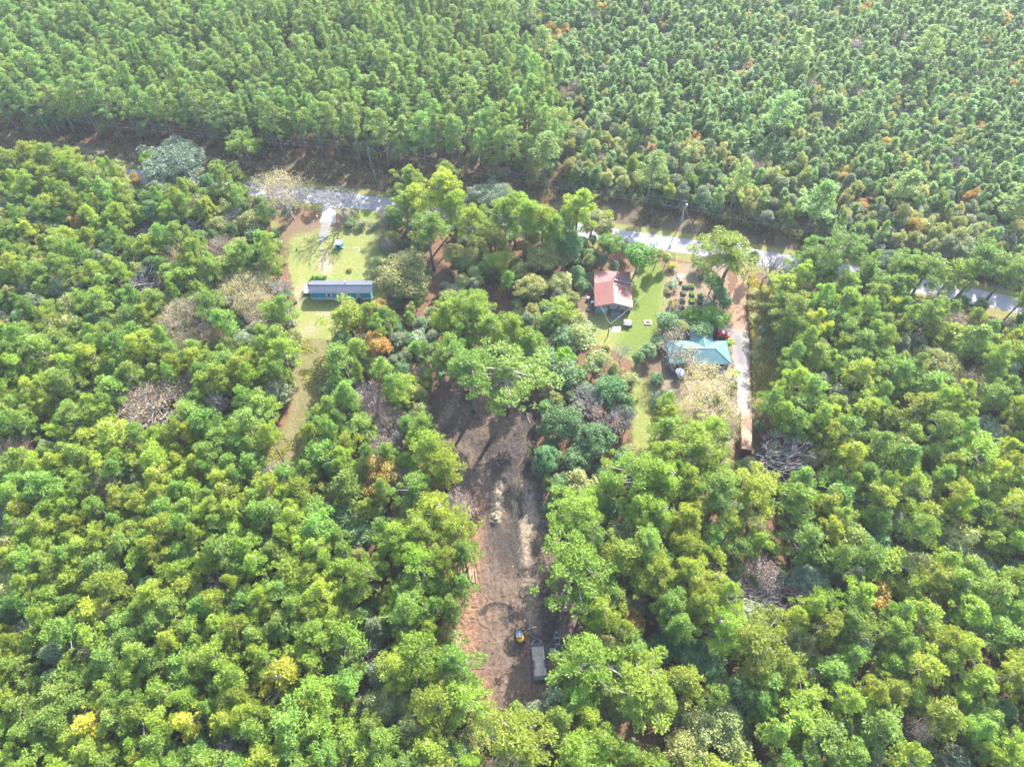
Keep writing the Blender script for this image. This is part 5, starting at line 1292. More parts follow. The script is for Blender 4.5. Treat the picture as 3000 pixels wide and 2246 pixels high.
for px, py, key, H_, R_ in ((1590, 640, 'big', 18, 4.2), (1625, 665, 'bigmid', 16, 4.0), (1770, 670, 'olive', 9, 3.6), (1560, 690, 'oakolive', 9, 4.2), (1640, 700, 'dark', 8, 3.2), (1185, 600, 'bigmid', 16, 4.0), (1160, 575, 'olive', 8, 3.0), (20, 470, 'bigmid', 16, 4.2), (75, 450, 'big', 16, 4.2), (140, 450, 'bigmid', 16, 4.2), (200, 470, 'big', 15, 4.0), (250, 500, 'mid', 13, 3.6), (2420, 795, 'mid', 15, 3.8), (2545, 800, 'mid', 15, 3.6), (2480, 825, 'bigmid', 15, 4.2), (2620, 835, 'mid', 15, 4.0), (2570, 860, 'mid', 15, 3.8), (2650, 800, 'mid', 14, 3.4), (1660, 640, 'bigmid', 15, 3.6), (1300, 500, 'mid', 14, 3.4), (745, 690, 'dark', 8, 3.6), (765, 740, 'green', 6, 3.2), (800, 690, 'dark', 5, 2.8), (775, 810, 'grey', 5, 3.2), (812, 720, 'olive', 4, 2.4), (700, 720, 'olive', 8, 3.6), (1290, 1055, 'bigmid', 15, 4.2), (1430, 960, 'bigmid', 17, 4.6), (1555, 1000, 'bigmid', 15, 4.4), (1500, 960, 'big', 16, 4.2), (1360, 960, 'bigmid', 16, 4.2), (1600, 960, 'green', 9, 4.0), (310, 520, 'olive', 10, 3.8), (340, 490, 'olive', 8, 3.2)): K(key, px, py, H_, R_)
# the knot of tall pines in the middle
for px, py, key, H_, R_, lb in ((1200, 520, 'bigmid', 17, 4.4, 'pine at the left of the tall knot beside the road'), (1312, 545, 'big', 21, 5.6, 'tallest rounded pine of the knot beside the road'), (1225, 575, 'big', 18, 5.0, 'pine in front of the knot beside the road, left'), (1320, 600, 'big', 18, 4.6, 'bright pine in front of the tallest rounded pine'), (1255, 660, 'umbrella', 19, 5.2, 'flat-crowned pine above the red pine straw'), (1385, 640, 'big', 17, 4.6, 'pine in front of the brick house roof'),
    (1480, 620, 'bigmid', 19, 4.6, 'pine in front of the open shed, left'), (1545, 625, 'big', 20, 5.4, 'tall yellowish-green pine right of the open shed'), (1510, 600, 'bigmid', 19, 4.6, 'pine behind the open shed'), (1694, 600, 'big', 20, 5.4, 'rounded pine standing alone by the road above the barn')): K(key, px, py, H_, R_, lb)
K('oak', 1440, 580, 10, 8.0, 'flat grey-green oak behind the open shed')
K('olive', 1735, 650, 9, 4.2, 'pale yellow-olive tree behind the barn, near the road')
K('hollygroup', 1672, 720, 13, 5.0, 'dark glossy magnolia left of the red-roofed barn')
K('dark', 1690, 800, 7, 2.8)
K('cedar', 1785, 715, 10, 4.2, 'dark green cedar directly behind the barn')
K('cedar', 1862, 800, 11.5, 5.2, 'dark green cedar with a visible trunk at the barn corner', base=True)
K('bright', 1462, 752, 9, 3.8, 'lone young pine above the pine straw in the middle')
K('cone', 1520, 795, 8.5, 2.2, 'narrow yellow-green conical tree left of the olive oaks')
K('oakolive', 1590, 755, 11, 6.0, 'olive oak between the narrow yellow-green tree and the magnolia')
K('oakolive', 1560, 840, 10, 5.2, 'olive oak in front of the narrow yellow-green tree'); K('olive', 1640, 830, 9, 4)
for px, py in ((1400, 720), (1450, 700), (1370, 760), (1330, 740)): K('oakolive', px, py, 8, 4.0)
for px, py, r in ((1355, 825, 2.6), (1400, 870, 3.0), (1430, 790, 2.4), (1320, 870, 3.0)): K('olive', px, py, 6.5, r)
K('big', 1380, 900, 18, 5.4, 'bright rounded pine above the left umbrella pine'); K('big', 1310, 930, 17, 4.6); K('bigmid', 1330, 1010, 16, 4.4)
K('umbrella', 1483, 1207, 20, 8.0, 'great umbrella pine with bare limbs at the head of the dirt clearing', base=True)
K('umbrella', 1387, 1210, 21, 6.2, 'left umbrella pine at the head of the dirt clearing', base=True)
K('bright', 1636, 895, 13, 3.6, 'pointed pine left of the service pole')
K('olive', 1700, 990, 10, 4.8, 'yellow-olive tree left of the service pole'); K('olive', 1745, 1060, 8, 4.0); K('grey', 1820, 1040, 5, 3)
for px, py, r in ((1650, 990, 4.5), (1600, 1050, 4.5), (1660, 1090, 4.5)): K('dark', px, py, 10, r)
K('hollygroup', 1600, 1345, 10, 4.2, 'rounded dark green holly at the right edge of the dirt')
K('hollygroup', 1640, 1240, 12, 6.0, 'wide grey-green broadleaf tree above the rounded holly')
K('hollygroup', 1740, 1290, 11, 6.0, 'wide grey-green broadleaf tree left of the grass strip')
K('grey', 1800, 1240, 10, 4.4); K('hollygroup', 1790, 1140, 11, 5.4); K('grey', 1720, 1180, 10, 4.5); K('hollygroup', 1690, 1350, 9, 4.5)
K('olive', 1695, 1420, 8, 4.2, 'small olive tree between the holly and the bright pines')
K('vivid', 1650, 1045, 9, 3.4)
# lot on the right
K('thin', 1952, 1072, 13, 4.5, 'tall thin-leaved grey tree at the left end of the green-roofed house', base=True)
K('goldfull', 2085, 1165, 10, 8.5, 'big yellow-leaved tree below the green-roofed house')
K('goldfull', 2010, 1220, 9, 5.0, 'yellow-leaved tree left of the big yellow tree'); K('goldfull', 2120, 1240, 9, 5.0, 'yellow-leaved tree beside the rusty container'); K('goldfull', 2230, 1190, 7, 3.0)
K('thin', 2025, 1050, 8, 3.6, 'sparse yellowing tree over the middle of the green roof')
K('cedar', 2035, 925, 6, 3.6, 'green cedar below the vegetable garden, left'); K('cedar', 2085, 925, 6.5, 3.6, 'green cedar below the vegetable garden, middle'); K('cedar', 2110, 935, 7, 3.2, 'green cedar below the vegetable garden, right'); K('dark', 2060, 965, 6, 3.6, 'dark tree shading the rear wing of the green-roofed house')
K('big', 2150, 735, 17, 7.4, 'vine-covered wide pine between the garden and the driveway')
K('dark', 2110, 860, 7, 2.6); K('dark', 2125, 885, 6, 2.4); K('dark', 2090, 825, 8, 3.0)
K('darkbare', 2232, 835, 12, 5.5, 'dark bare tree beside the vine-covered pine', base=True)
K('leaning', 2182, 1375, 12, 10.5, 'leaning bare silver tree right of the rusty container', base=True, rz=-.35)
K('grey', 2360, 1420, 7, 4.4, 'bare grey tree below the leaning silver tree'); K('grey', 2265, 1420, 5, 2.6, 'small bare shrub beside the blue-grey bin')
K('cedar', 2170, 1365, 4, 1.8); K('dark', 2270, 1330, 5, 3.0)
# right wood, upper edge
for px, py, key, H_, R_, lb in ((2376, 760, 'mid', 15, 4.0, 'dark pine at the corner of the right wood by the road'), (2493, 715, 'umbrella', 19, 6.0, 'tall open pine standing over the right stretch of road'), (2730, 785, 'umbrella', 16, 5.4, 'paired pine over the far right stretch of road'), (2680, 775, 'umbrella', 16, 4.2, 'other paired pine over the far right stretch of road'), (2890, 760, 'umbrella', 18, 5.6, 'tall pine at the right edge by the road, left of two'), (2970, 790, 'umbrella', 18, 5.6, 'tall pine at the right edge by the road, right of two')): K(key, px, py, H_, R_, lb)
K('oak', 2606, 775, 10, 6.0, 'grey-green oak between the tall open pine and the paired pines')
K('oakolive', 2750, 1075, 12, 7.2, 'large greyish oak inside the right pine wood'); K('gold', 2838, 1130, 11, 5.0, 'tan half-bare tree against the large greyish oak')
K('sage', 2880, 1260, 10, 5.0, 'grey-green broadleaf below the tan half-bare tree'); K('olive', 2935, 1345, 9, 4.0, 'olive broadleaf at the right edge of the wood')
# left wood
K('brownleaf', 455, 1200, 12, 8.2, 'large russet-brown tree in the left pine wood'); K('brownleaf', 50, 1345, 11, 4.8, 'russet-brown tree at the left edge of the picture'); K('brownleaf', 560, 1140, 10, 3.4)
K('sage', 15, 1500, 11, 5.2, 'pale grey-green tree at the left edge below the russet one'); K('olive', 25, 1610, 11, 5.0, 'olive tree at the left edge, upper of two'); K('olive', 35, 1730, 11, 5.4, 'olive tree at the left edge, lower of two')
K('sage', 110, 1840, 10, 3.4)
K('yellow', 812, 1985, 14, 4.0, 'yellowish pine in the lower left wood'); K('yellow', 250, 1785, 14, 3.4, 'pale yellow-green pine near the left edge')
K('big', 1055, 1690, 16, 3.8, 'bright yellow-green pine standing over the dark gap left of the clearing')
K('grey', 1080, 1150, 9, 4.6, 'bare grey-leaved tree right of the grass path, upper'); K('pinkleaf', 1100, 1180, 9, 4.0); K('brownleaf', 1130, 1230, 9, 4.0, 'greyish-brown tree right of the grass path'); K('grey', 1150, 1250, 8, 3.6)
K('pinkleaf', 1115, 1310, 9, 3.4, 'pale tan twiggy tree above the orange one'); K('grey', 1170, 1305, 9, 3.4, 'bare grey tree beside the pale tan twiggy tree')
K('orange', 1115, 1385, 13, 3.6, 'orange and yellow autumn tree left of the clearing'); K('orange', 1095, 1430, 11, 3.2)
K('pinkleaf', 1345, 1482, 7, 3.6, 'pale pinkish twiggy tree at the left edge of the dirt')
K('bare' if 0 else 'grey', 1083, 1930, 8, 3.4, 'bare silver tree in the dark hollow left of the clearing'); K('grey', 1065, 2090, 7, 2.8, 'bare grey tree left of the yellow-green broadleaf'); K('grey', 1160, 2120, 6, 2.2)
K('olive', 1120, 2065, 9, 4.0, 'yellow-green broadleaf among pines at the lower left of the clearing'); K('olive', 1390, 2165, 6, 3.0, 'pale shrubby tree at the bottom left of the dirt')
K('oakolive', 1110, 1080, 9, 4.5, 'grey-olive tree right of the top of the grass path'); K('dark', 1010, 1520, 9, 4); K('dark', 1060, 1570, 9, 4); K('olive', 1230, 1220, 9, 3.0)
for px, py, key, H_, R_, lb in ((1260, 1310, 'big', 16, 4.6, 'large pine left of the dirt, upper of the edge row'), (1295, 1360, 'big', 16, 4.4, 'large pine left of the dirt, second of the edge row'), (1215, 1420, 'bigmid', 15, 4.2, None), (1285, 1490, 'big', 16, 4.0, 'pine left of the dirt above the pinkish tree'), (1235, 1540, 'big', 16, 4.2, None), (1340, 1545, 'big', 16, 3.4, 'pine left of the dirt just below the pinkish tree'), (1358, 1612, 'bigmid', 15, 3.2, 'pine standing over the sunlit log pile'), (1300, 1640, 'big', 16, 3.4, None), (1220, 1640, 'big', 16, 4.4, None), (1150, 1580, 'big', 16, 4.2, None), (1322, 1775, 'bigmid', 15, 3.0, 'pine leaning over the orange soil below the log pile'), (1190, 1790, 'bigmid', 16, 4.4, None), (1230, 1900, 'big', 16, 4.6, None), (1180, 1960, 'big', 15, 4.0, None), (1330, 1930, 'bigmid', 15, 3.8, None), (1370, 2040, 'bright', 14, 3.6, 'pale pine at the lower left edge of the dirt'), (1280, 2060, 'big', 15, 4.0, None)): K(key, px, py, H_, R_, lb)
# along the right of the clearing
for px, py, key, H_, R_, lb in ((1530, 2150, 'big', 16, 6.2, 'large pine closing the bottom end of the dirt clearing'), (1698, 2190, 'big', 16, 4.2, 'bright dome-shaped pine at the bottom of the picture'), (1725, 1935, 'big', 16, 5.4, 'large pine overhanging the right side of the flatbed trailer'), (1765, 1800, 'big', 15, 3.8, 'pine above the one overhanging the trailer'), (1905, 2030, 'big', 17, 6.4, 'large domed pine right of the trailer pine'), (1690, 1640, 'big', 17, 7.0, 'large pine leaning over the right edge of the dirt'), (1720, 1560, 'bigmid', 16, 4.2, None), (1700, 1490, 'big', 16, 4.8, 'pine at the right edge of the dirt below the holly'), (1720, 1740, 'bigmid', 14, 3.8, None), (1880, 1380, 'big', 18, 5.6, 'brightest pine below the end of the grass strip'), (1960, 1400, 'big', 17, 4.4, None), (1940, 1500, 'big', 16, 4.0, None), (2020, 1520, 'big', 16, 3.8, None), (2060, 1330, 'big', 16, 5.2, 'bright pine below the yellow trees'), (2120, 1440, 'bigmid', 18, 5.0, None), (2210, 1440, 'big', 17, 5.4, None), (2000, 1590, 'big', 15, 3.8, None), (1900, 1580, 'bigmid', 16, 4.6, None), (1930, 1660, 'big', 15, 3.6, None), (2020, 1670, 'big', 15, 3.8, None), (1970, 1760, 'bigmid', 14, 4.0, None), (2060, 1760, 'big', 15, 3.6, None), (1990, 1830, 'bigmid', 15, 3.8, None), (2110, 1830, 'big', 15, 4.2, None), (2230, 1880, 'big', 16, 5.2, 'large yellow-green pine right of the grey thicket'), (1880, 1700, 'bright', 12, 2.8, None)): K(key, px, py, H_, R_, lb)
K('oakolive', 1795, 2060, 11, 4.8, 'grey-green broadleaf between the two large domed pines'); K('orange', 1840, 1820, 9, 3.2, 'orange-tinged tree right of the brown-roofed shelter'); K('brownleaf', 1850, 1750, 9, 3.2)
for px, py in ((2180, 1740), (2240, 1780), (2300, 1730), (2190, 1800)): K('sage' if px % 20 else 'grey', px, py, 9, 4.4)
K('oak', 2370, 1700, 10, 4.6, 'dark grey-green oak right of the orange gap in the right wood'); K('orange', 2560, 1750, 9, 3.6, 'tan-orange tree among the right pines'); K('olive', 2350, 1910, 9, 3.6, 'olive-gold tree among the lower right pines'); K('olive', 2340, 1870, 9, 3.0)
K('olive', 2060, 2130, 10, 4.2); K('olive', 2130, 2110, 10, 4.0, 'pale olive-yellow tree at the lower right'); K('oakolive', 2010, 2200, 10, 5.0); K('olive', 2150, 2190, 9, 3.6)
K('dark', 1930, 1900, 8, 3.6); K('dark', 2020, 1920, 8, 4.0); K('dark', 2080, 1960, 7, 3.4)
# trees beyond the road that stand out
for px, py, H_, R_, lb in ((1595, 543, 19, 4.6, 'tall broad pine at the wood edge above the lone roadside pine'), (1891, 604, 19.5, 4.4, 'flat-topped pine at the wood edge left of the transformer pole'), (2128, 640, 21, 3.2, 'straight pine with bare trunk right of the transformer pole'), (2352, 698, 20, 5.0, 'mushroom-topped pine at the wood edge on the right'), (2245, 440, 20, 4.6, 'tall pine rising above the young plantation, left'), (1629, 306, 20, 4.6, 'tall pine rising above pale broadleaf trees at the top middle'), (1888, 424, 19, 4.2, 'tall pine rising above the broadleaf belt'), (2600, 640, 17, 4.2, 'tall pine above the broadleaf belt on the right'), (2915, 680, 18, 4.6, 'tall pine above the broadleaf belt at the right edge'), (2510, 430, 17, 4.4, 'tall pine rising above the young plantation, middle'), (2660, 240, 20, 4.4, 'tall pine rising above the young plantation, far'), (1540, 130, 19, 4, None), (1590, 240, 19, 4, None), (2320, 240, 18, 4.4, None)):
    c = g(px, py); plant('tall', c.x, c.y, H_, R_, lb, None, None, None, True)
for px, py in ((0, 381), (60, 392), (120, 398), (180, 402), (230, 412), (300, 414), (365, 420), (420, 420), (470, 424), (520, 428), (627, 436), (680, 440), (740, 441), (810, 446), (838, 470), (900, 455), (950, 466), (1000, 476), (1060, 485), (1140, 498), (1190, 492), (1250, 506), (1330, 514), (1350, 508), (1418, 530), (1460, 534), (1490, 528)):
    c = g(px, py); plant('tall', c.x, c.y + random.uniform(0, 1), random.uniform(18, 22), random.uniform(2.6, 3.6), None, None, None, None, True)
c = g(742, 500); plant('umbrella', c.x, c.y, 14, 4.6, 'lone pine with twisted limbs standing before the tall wood edge', None, None, None, True)
K('orange', 1601, 95, 10, 3.4, 'orange tree at the top middle of the far wood'); K('orange', 1632, 115, 9, 3.0, 'second orange tree at the top middle of the far wood')
K('grey', 1892, 190, 8, 3.2, 'bare grey tree in the young plantation, left'); K('pinkleaf', 2503, 140, 9, 3.8, 'pinkish-grey tree at the top of the young plantation'); K('pinkleaf', 2519, 285, 8, 3.2, 'pinkish-grey tree in the middle of the young plantation'); K('grey', 2424, 365, 7, 3.0, 'small bare grey tree in the young plantation'); K('grey', 2800, 485, 8, 3.6, 'bare grey tree leaning in the right of the young plantation'); K('grey', 2645, 345, 7, 3.0)
K('grey', 1232, 285, 10, 3.6, 'bare grey tree among the tall pines'); K('brown', 1740, 390, 8, 3.0); K('orange', 1650, 372, 8, 3.0); K('orange', 1745, 400, 6, 2.4, 'small orange tree in the broadleaf belt'); K('orange', 2940, 60, 9, 3.6, 'orange tree at the top right corner'); K('orange', 2915, 40, 8, 3.0); K('orange', 2520, 605, 7, 2.8, 'orange-crowned tree in the broadleaf belt on the right')

# shrubs the photo singles out
SHR = []
def S(key, px, py, H_, R_, label, group=None):
    c = g(px, py, H_ * .5); SHR.append(dict(key=key, X=c.x, Y=c.y, H=H_, R=R_, label=label, group=group, rz=random.uniform(0, 6)))
S('dark', 1031, 654, 2.4, 1.7, 'dark green shrub leftmost of three by the bare grey tree'); S('pale', 1058, 657, 2.6, 1.6, 'pale round shrub in the middle of three on the first lawn'); S('teal', 1090, 662, 1.9, 1.4, 'bluish-green shrub rightmost of three on the first lawn')
S('yellow', 1023, 786, 1.2, .85, 'small yellow-flowered shrub alone on the first lawn'); S('yellow', 795, 766, 1.8, 2.4, 'bright yellow bush at the left edge of the first lawn'); S('yellow', 820, 764, 1.4, 1.6, 'smaller yellow bush touching the bright yellow one')
for k, px in enumerate((915, 925, 934, 943, 952)): S('vivid', px, 812 + k % 2, .9, .6, 'vivid leafy plant along the rear porch of the teal home', 'leafy plants along the teal home porch')
S('pale', 1972, 831, 2.2, 1.9, 'pale green leafy shrub left of the vegetable garden'); S('yellow', 1967, 780, 2.2, 1.5, 'yellow-green shrub above the vegetable garden'); S('vivid', 1962, 890, 2.0, .8, 'narrow bright green plant beside the lawn edge')
S('teal', 1938, 1170, 2.6, 2.6, 'feathery blue-green shrub left of the yellow trees'); S('dark', 1925, 1110, 2.0, 1.8, 'dark shrub left of the ringed umbrella'); S('dark', 2150, 1130, 2.2, 1.4, 'green shrub on the house side of the driveway'); S('gold', 1960, 850, 1.4, 1.3, 'tan dry shrub below the pale leafy shrub')
S('teal', 2232, 968, 2.2, 1.6, 'bluish shrub in the weedy strip right of the red car'); S('dark', 1615, 1490, 3.0, 2.2, 'dark bluish shrub at the right edge of the dirt'); S('pale', 852, 945, 2.2, 1.8, 'pale dry bush on the grass below the black tyre')
for px, py in ((2205, 890), (2215, 930), (2222, 1000), (2215, 1040), (2210, 860), (2235, 900)): S('olive', px, py, 1.8, 1.6, 'olive weed bush in the strip right of the driveway', 'weed bushes right of the driveway')
for px, py in ((1680, 760), (1700, 805), (1705, 830)): S('dark', px, py, 2.6, 1.9, 'dark shrub against the left side of the barn', 'dark shrubs left of the barn')

# ------------------------------------------------------------------ fill the woods
OPEN = [[(905, 655), (960, 600), (1120, 600), (1130, 665), (1105, 690), (1085, 800), (1090, 860), (1100, 885), (1000, 900), (985, 960), (960, 1000), (880, 985), (870, 930), (850, 800), (790, 745), (830, 665)],
 [(740, 545), (990, 580), (1130, 600), (1130, 640), (980, 620), (900, 600), (740, 570)],
 [(40, 393), (110, 398), (240, 425), (390, 440), (620, 460), (760, 480), (1110, 540), (1160, 555), (1130, 600), (740, 540), (640, 490), (390, 495), (275, 450), (185, 405)],
 [(1520, 560), (1650, 565), (1750, 590), (1990, 640), (2100, 665), (2350, 715), (2350, 760), (2270, 740), (2080, 720), (1840, 680), (1690, 640)],
 [(1815, 670), (2080, 715), (2100, 745), (1940, 740), (1830, 700)], [(2235, 745), (2340, 760), (2310, 800), (2240, 790)], [(2690, 825), (2860, 830), (3010, 880), (3010, 940), (2850, 880), (2690, 855)],
 [(380, 500), (430, 505), (430, 525), (385, 520)],
 [(885, 1000), (960, 1000), (965, 1090), (905, 1180), (880, 1260), (870, 1360), (775, 1340), (810, 1260), (870, 1150)],
 [(1300, 1060), (1330, 1090), (1400, 1160), (1580, 1140), (1560, 1190), (1545, 1300), (1560, 1400), (1600, 1440), (1640, 1560), (1600, 1620), (1600, 1700), (1660, 1720), (1680, 1760), (1670, 1810), (1660, 1860), (1635, 1870), (1605, 1990), (1580, 2040), (1530, 2040), (1430, 2080), (1420, 2000), (1380, 1950), (1360, 1870), (1375, 1780), (1375, 1720), (1400, 1640), (1400, 1560), (1390, 1520), (1340, 1410), (1340, 1320), (1285, 1260), (1270, 1240)],
 [(1740, 795), (1850, 800), (1895, 785), (1940, 790), (1945, 890), (1920, 920), (1900, 1000), (1850, 1010), (1790, 1000), (1760, 985), (1740, 930), (1700, 900), (1705, 850), (1735, 850)],
 [(1945, 770), (2040, 790), (2060, 800), (2060, 895), (1960, 900)], [(1960, 985), (2140, 985), (2150, 1110), (1960, 1120)], [(1870, 1060), (1925, 1060), (1925, 1180), (1915, 1310), (1862, 1310), (1875, 1200)],
 [(2140, 860), (2190, 840), (2200, 1000), (2205, 1170), (2170, 1190), (2150, 1080), (2090, 1000), (2090, 955), (2130, 950)], [(2195, 850), (2240, 870), (2250, 950), (2290, 1100), (2230, 1160), (2205, 1100)],
 [(2168, 1190), (2204, 1190), (2204, 1335), (2168, 1335)], [(1265, 690), (1320, 690), (1320, 800), (1280, 800)], [(1440, 830), (1490, 820), (1490, 930), (1450, 930)], [(1640, 1720), (1690, 1730), (1690, 1850), (1640, 1850)], [(2280, 1560), (2320, 1480), (2330, 1560), (2300, 1640)]]
OPENB = [(min(p[0] for p in q), min(p[1] for p in q), max(p[0] for p in q), max(p[1] for p in q)) for q in OPEN]
def is_open(x, y):
    for q, b in zip(OPEN, OPENB):
        if b[0] <= x <= b[2] and b[1] <= y <= b[3] and in_poly(q, x, y): return True
    return False
BND = gp([(1440, -60), (1440, 0), (1475, 100), (1560, 250), (1640, 420), (1655, 545)])
def bnd_x(y): return float(np.interp(y, [p[1] for p in BND][::-1], [p[0] for p in BND][::-1]))
RR = random.Random(11)
def pick(*ws):
    t = sum(w for w, _ in ws); x = RR.random() * t
    for w, k in ws:
        x -= w
        if x <= 0: return k
    return ws[-1][1]
def choose(X, Y):
    e = edge_y(X)
    if Y > e + 1:
        d = Y - e; b = bnd_x(Y)
        patch = float(fbm(X * .03, Y * .03, 2))
        if X < b:
            k = pick((89, 'tall'), (2, 'grey'), (5, 'green'), (2.5, 's_olive'), (1.5, 'dark'))
            if k == 'tall': return k, RR.uniform(14.5, 21), RR.uniform(2.1, 3.6), .80
            return (k, RR.uniform(4, 8), RR.uniform(2, 2.8), .9) if not k.startswith('s_') else ('olive', RR.uniform(5, 8), RR.uniform(2, 2.8), .9)
        if d < 22 + 12 * patch or X < b + 16 * patch + 6:
            k = pick((34, 'olive'), (24, 'sage'), (14, 'green'), (16, 'young'), (5, 'dark'), (2.5, 'orange'), (2, 'brown'), (2, 'pinkleaf'))
            return k, RR.uniform(7, 11.5), RR.uniform(2.0, 3.3) if k != 'young' else 1.9, .72
        k = pick((82, 'young'), (6, 'olive'), (5, 'sage'), (1.2, 'orange'), (1, 'brown'), (1.2, 'pinkleaf'), (1.6, 'grey'), (1, 'tall')) if patch > .38 or RR.random() < .6 else pick((45, 'young'), (25, 'olive'), (20, 'sage'), (5, 'grey'))
        if k == 'tall': return k, RR.uniform(12, 17), RR.uniform(2.2, 3.2), .8
        return (k, RR.uniform(6.5, 11.0), RR.uniform(1.6, 2.8), .68) if k == 'young' else (k, RR.uniform(6.5, 9.5), RR.uniform(2., 3.), .72)
    if Y > road_y(X) - 5.5: return None
    x, y, _ = pr(X, Y, 12)
    if y > 1330 and x < 960: k = pick((55, 'bright'), (38, 'mid'), (4, 'dark'), (2, 'olive'), (1, 'yellow')); s = (12.5, 15.5, 2.2, 3.1, .66)
    elif x < 1000 and y > 1000: k = pick((36, 'bright'), (48, 'mid'), (7, 'dark'), (7, 'olive'), (2, 'sage')); s = (12, 15.5, 2.3, 3.3, .68)
    elif x < 1120: k = pick((12, 'bright'), (46, 'mid'), (14, 'olive'), (10, 'sage'), (14, 'dark'), (2, 'orange')); s = (11, 15, 2.2, 3.4, .68)
    elif x < 1420 and y > 1050: k = pick((30, 'bright'), (30, 'mid'), (14, 'olive'), (26, 'dark')); s = (10, 14.5, 2.2, 3.2, .70)
    elif x < 2150 and y < 1120: k = pick((10, 'mid'), (34, 'olive'), (26, 'sage'), (24, 'dark')); s = (6, 10, 2.2, 3.4, .74)
    elif x < 1900 and y < 1420: k = pick((20, 'mid'), (14, 'olive'), (30, 'sage'), (40, 'dark')); s = (8, 11, 2.4, 3.6, .68)
    elif x > 2180 and y < 1420: k = pick((22, 'bright'), (60, 'mid'), (4, 'olive'), (5, 'sage'), (8, 'dark')); s = (12.5, 16, 2.5, 3.6, .66)
    else: k = pick((46, 'bright'), (30, 'mid'), (7, 'olive'), (5, 'sage'), (12, 'dark')); s = (12, 16, 2.6, 3.9, .70)
    if RR.random() < .045: k = pick((4, 'grey'), (2, 'brownleaf'), (3, 'pinkleaf'), (5, 'sage'), (5, 'olive'))
    h, r = RR.uniform(s[0] * .92, s[1] * 1.06), RR.uniform(s[2] * .88, s[3] * 1.12)
    if KIND_OF[k] not in ('pine_tree',): h *= .78
    return k, h, r, s[4]
GRID = {}
def put(X, Y, R_): GRID.setdefault((int(X // 6), int(Y // 6)), []).append((X, Y, R_))
def free(X, Y, R_, f):
    n = 2 + int(R_ > 5)
    a, b = int(X // 6), int(Y // 6)
    for i in range(a - n - 1, a + n + 2):
        for j in range(b - n - 1, b + n + 2):
            for (x, y, r) in GRID.get((i, j), ()):
                if (x - X) ** 2 + (y - Y) ** 2 < (f * (r * .96 + R_) if r < 6 else .85 * r + R_ * .7) ** 2: return False
    return True
for T in TREES: put(T['X'], T['Y'], T['R'])
def try_at(X, Y, shrink=1.0):
    c = choose(X, Y)
    if c is None: return
    k, h, r, f = c
    r *= shrink
    if not free(X, Y, r, f): return
    if is_open(*pr(X, Y, 0)[:2]): return
    z = h * CF.get(k, .58)
    cx, cy, dep = pr(X, Y, z)
    rp = 2000 * r * .82 / dep
    for a in range(8):
        if is_open(cx + rp * math.cos(a * .785), cy + rp * .8 * math.sin(a * .785)): return
    if is_open(cx, cy): return
    put(X, Y, r); plant(k, X, Y, h, r)
for p_, sh in ((0, 1.0), (1, 1.0), (2, .85), (3, .72)):
    step = 1.9 if p_ < 2 else 2.2
    y = -12.0
    while y < 312:
        hw = (max(y, 0) * CP + H * SP) * .75 + 20
        x = -hw
        while x < hw:
            try_at(x + RR.uniform(-.9, .9), y + RR.uniform(-.9, .9), sh)
            x += step
        y += step
print('trees', len(TREES))

# ------------------------------------------------------------------ labels
LMK = [('the teal mobile home', -46, 125.5), ('the red-roofed barn', 26.8, 123), ('the green-roofed house', 47, 104), ('the umbrella pines', -5, 88), ('the sandy mound', -1.7, 61), ('the log pile', -7, 48), ('the mini excavator', 1.8, 36), ('the flatbed trailer', 6, 29), ('the bottom end of the dirt', 2, 17),
       ('the grass path', -38, 90), ('the lower end of the grass path', -52, 75), ('the huge live oak', -85, 180), ('the driveway mouth', -45, 158), ('the transformer pole', 49, 153), ('the rusty container', 54, 80), ('the vine-covered pine', 58, 128), ('the rounded holly', 8, 70), ('the large russet tree', -75, 88), ('the yellow sparse-leaved tree', -70, 118), ('the large greyish oak', 104, 97), ('the mushroom-topped pine', 91, 142), ('the tall road knot of pines', -16, 155), ('the leaning silver tree', 60, 76), ('the open shed', -2, 150), ('the olive trees at the left edge', -88, 55), ('the grey thicket', 42, 40), ('the tan-orange tree', 66, 44), ('the far right stretch of road', 128, 122), ('the lower right corner', 80, 15), ('the lower left corner', -80, 15), ('the paired orange trees', 13, 262), ('the pinkish plantation tree', 135, 245), ('the top right corner', 190, 275), ('the top left corner', -190, 275), ('the pole before the tall pines', -45, 180), ('the left pole', -155, 195), ('the middle of the top edge', -60, 270), ('the leaning grey plantation tree', 150, 182), ('the left end of the wood edge', -170, 200)]
WORDS = {'bright': 'yellow-green pine', 'mid': 'mid-green pine', 'yellow': 'yellowish pine', 'big': 'broad bright pine', 'bigmid': 'broad mid-green pine', 'umbrella': 'open-crowned pine', 'tall': 'tall thin-trunked pine', 'young': 'young pointed pine', 'dark': 'dark green broadleaf tree', 'green': 'green broadleaf tree', 'sage': 'grey-green broadleaf tree', 'olive': 'olive broadleaf tree', 'grey': 'grey bare tree', 'orange': 'orange-leaved tree', 'brown': 'brownish tree', 'vivid': 'vivid green tree', 'cedar': 'green cedar', 'oak': 'grey-green oak', 'oakolive': 'olive oak', 'hollygroup': 'dark glossy tree', 'cone': 'narrow yellow-green tree', 'darkbare': 'dark bare tree', 'leaning': 'leaning bare tree', 'gold': 'tan-gold half-bare tree', 'goldfull': 'yellow-leaved tree', 'brownleaf': 'russet half-bare tree', 'pinkleaf': 'pale pinkish half-bare tree', 'thin': 'thin-leaved tree'}
WIDE = {'bright': 1.3, 'mid': 1.3, 'yellow': 1.3, 'tall': 1.2, 'young': 1.25, 'big': 1.22, 'bigmid': 1.22}
def tree_name(T):
    k = T['key']; kd = KIND_OF[k]
    return T['name'] or NAMES.get(k, kd)
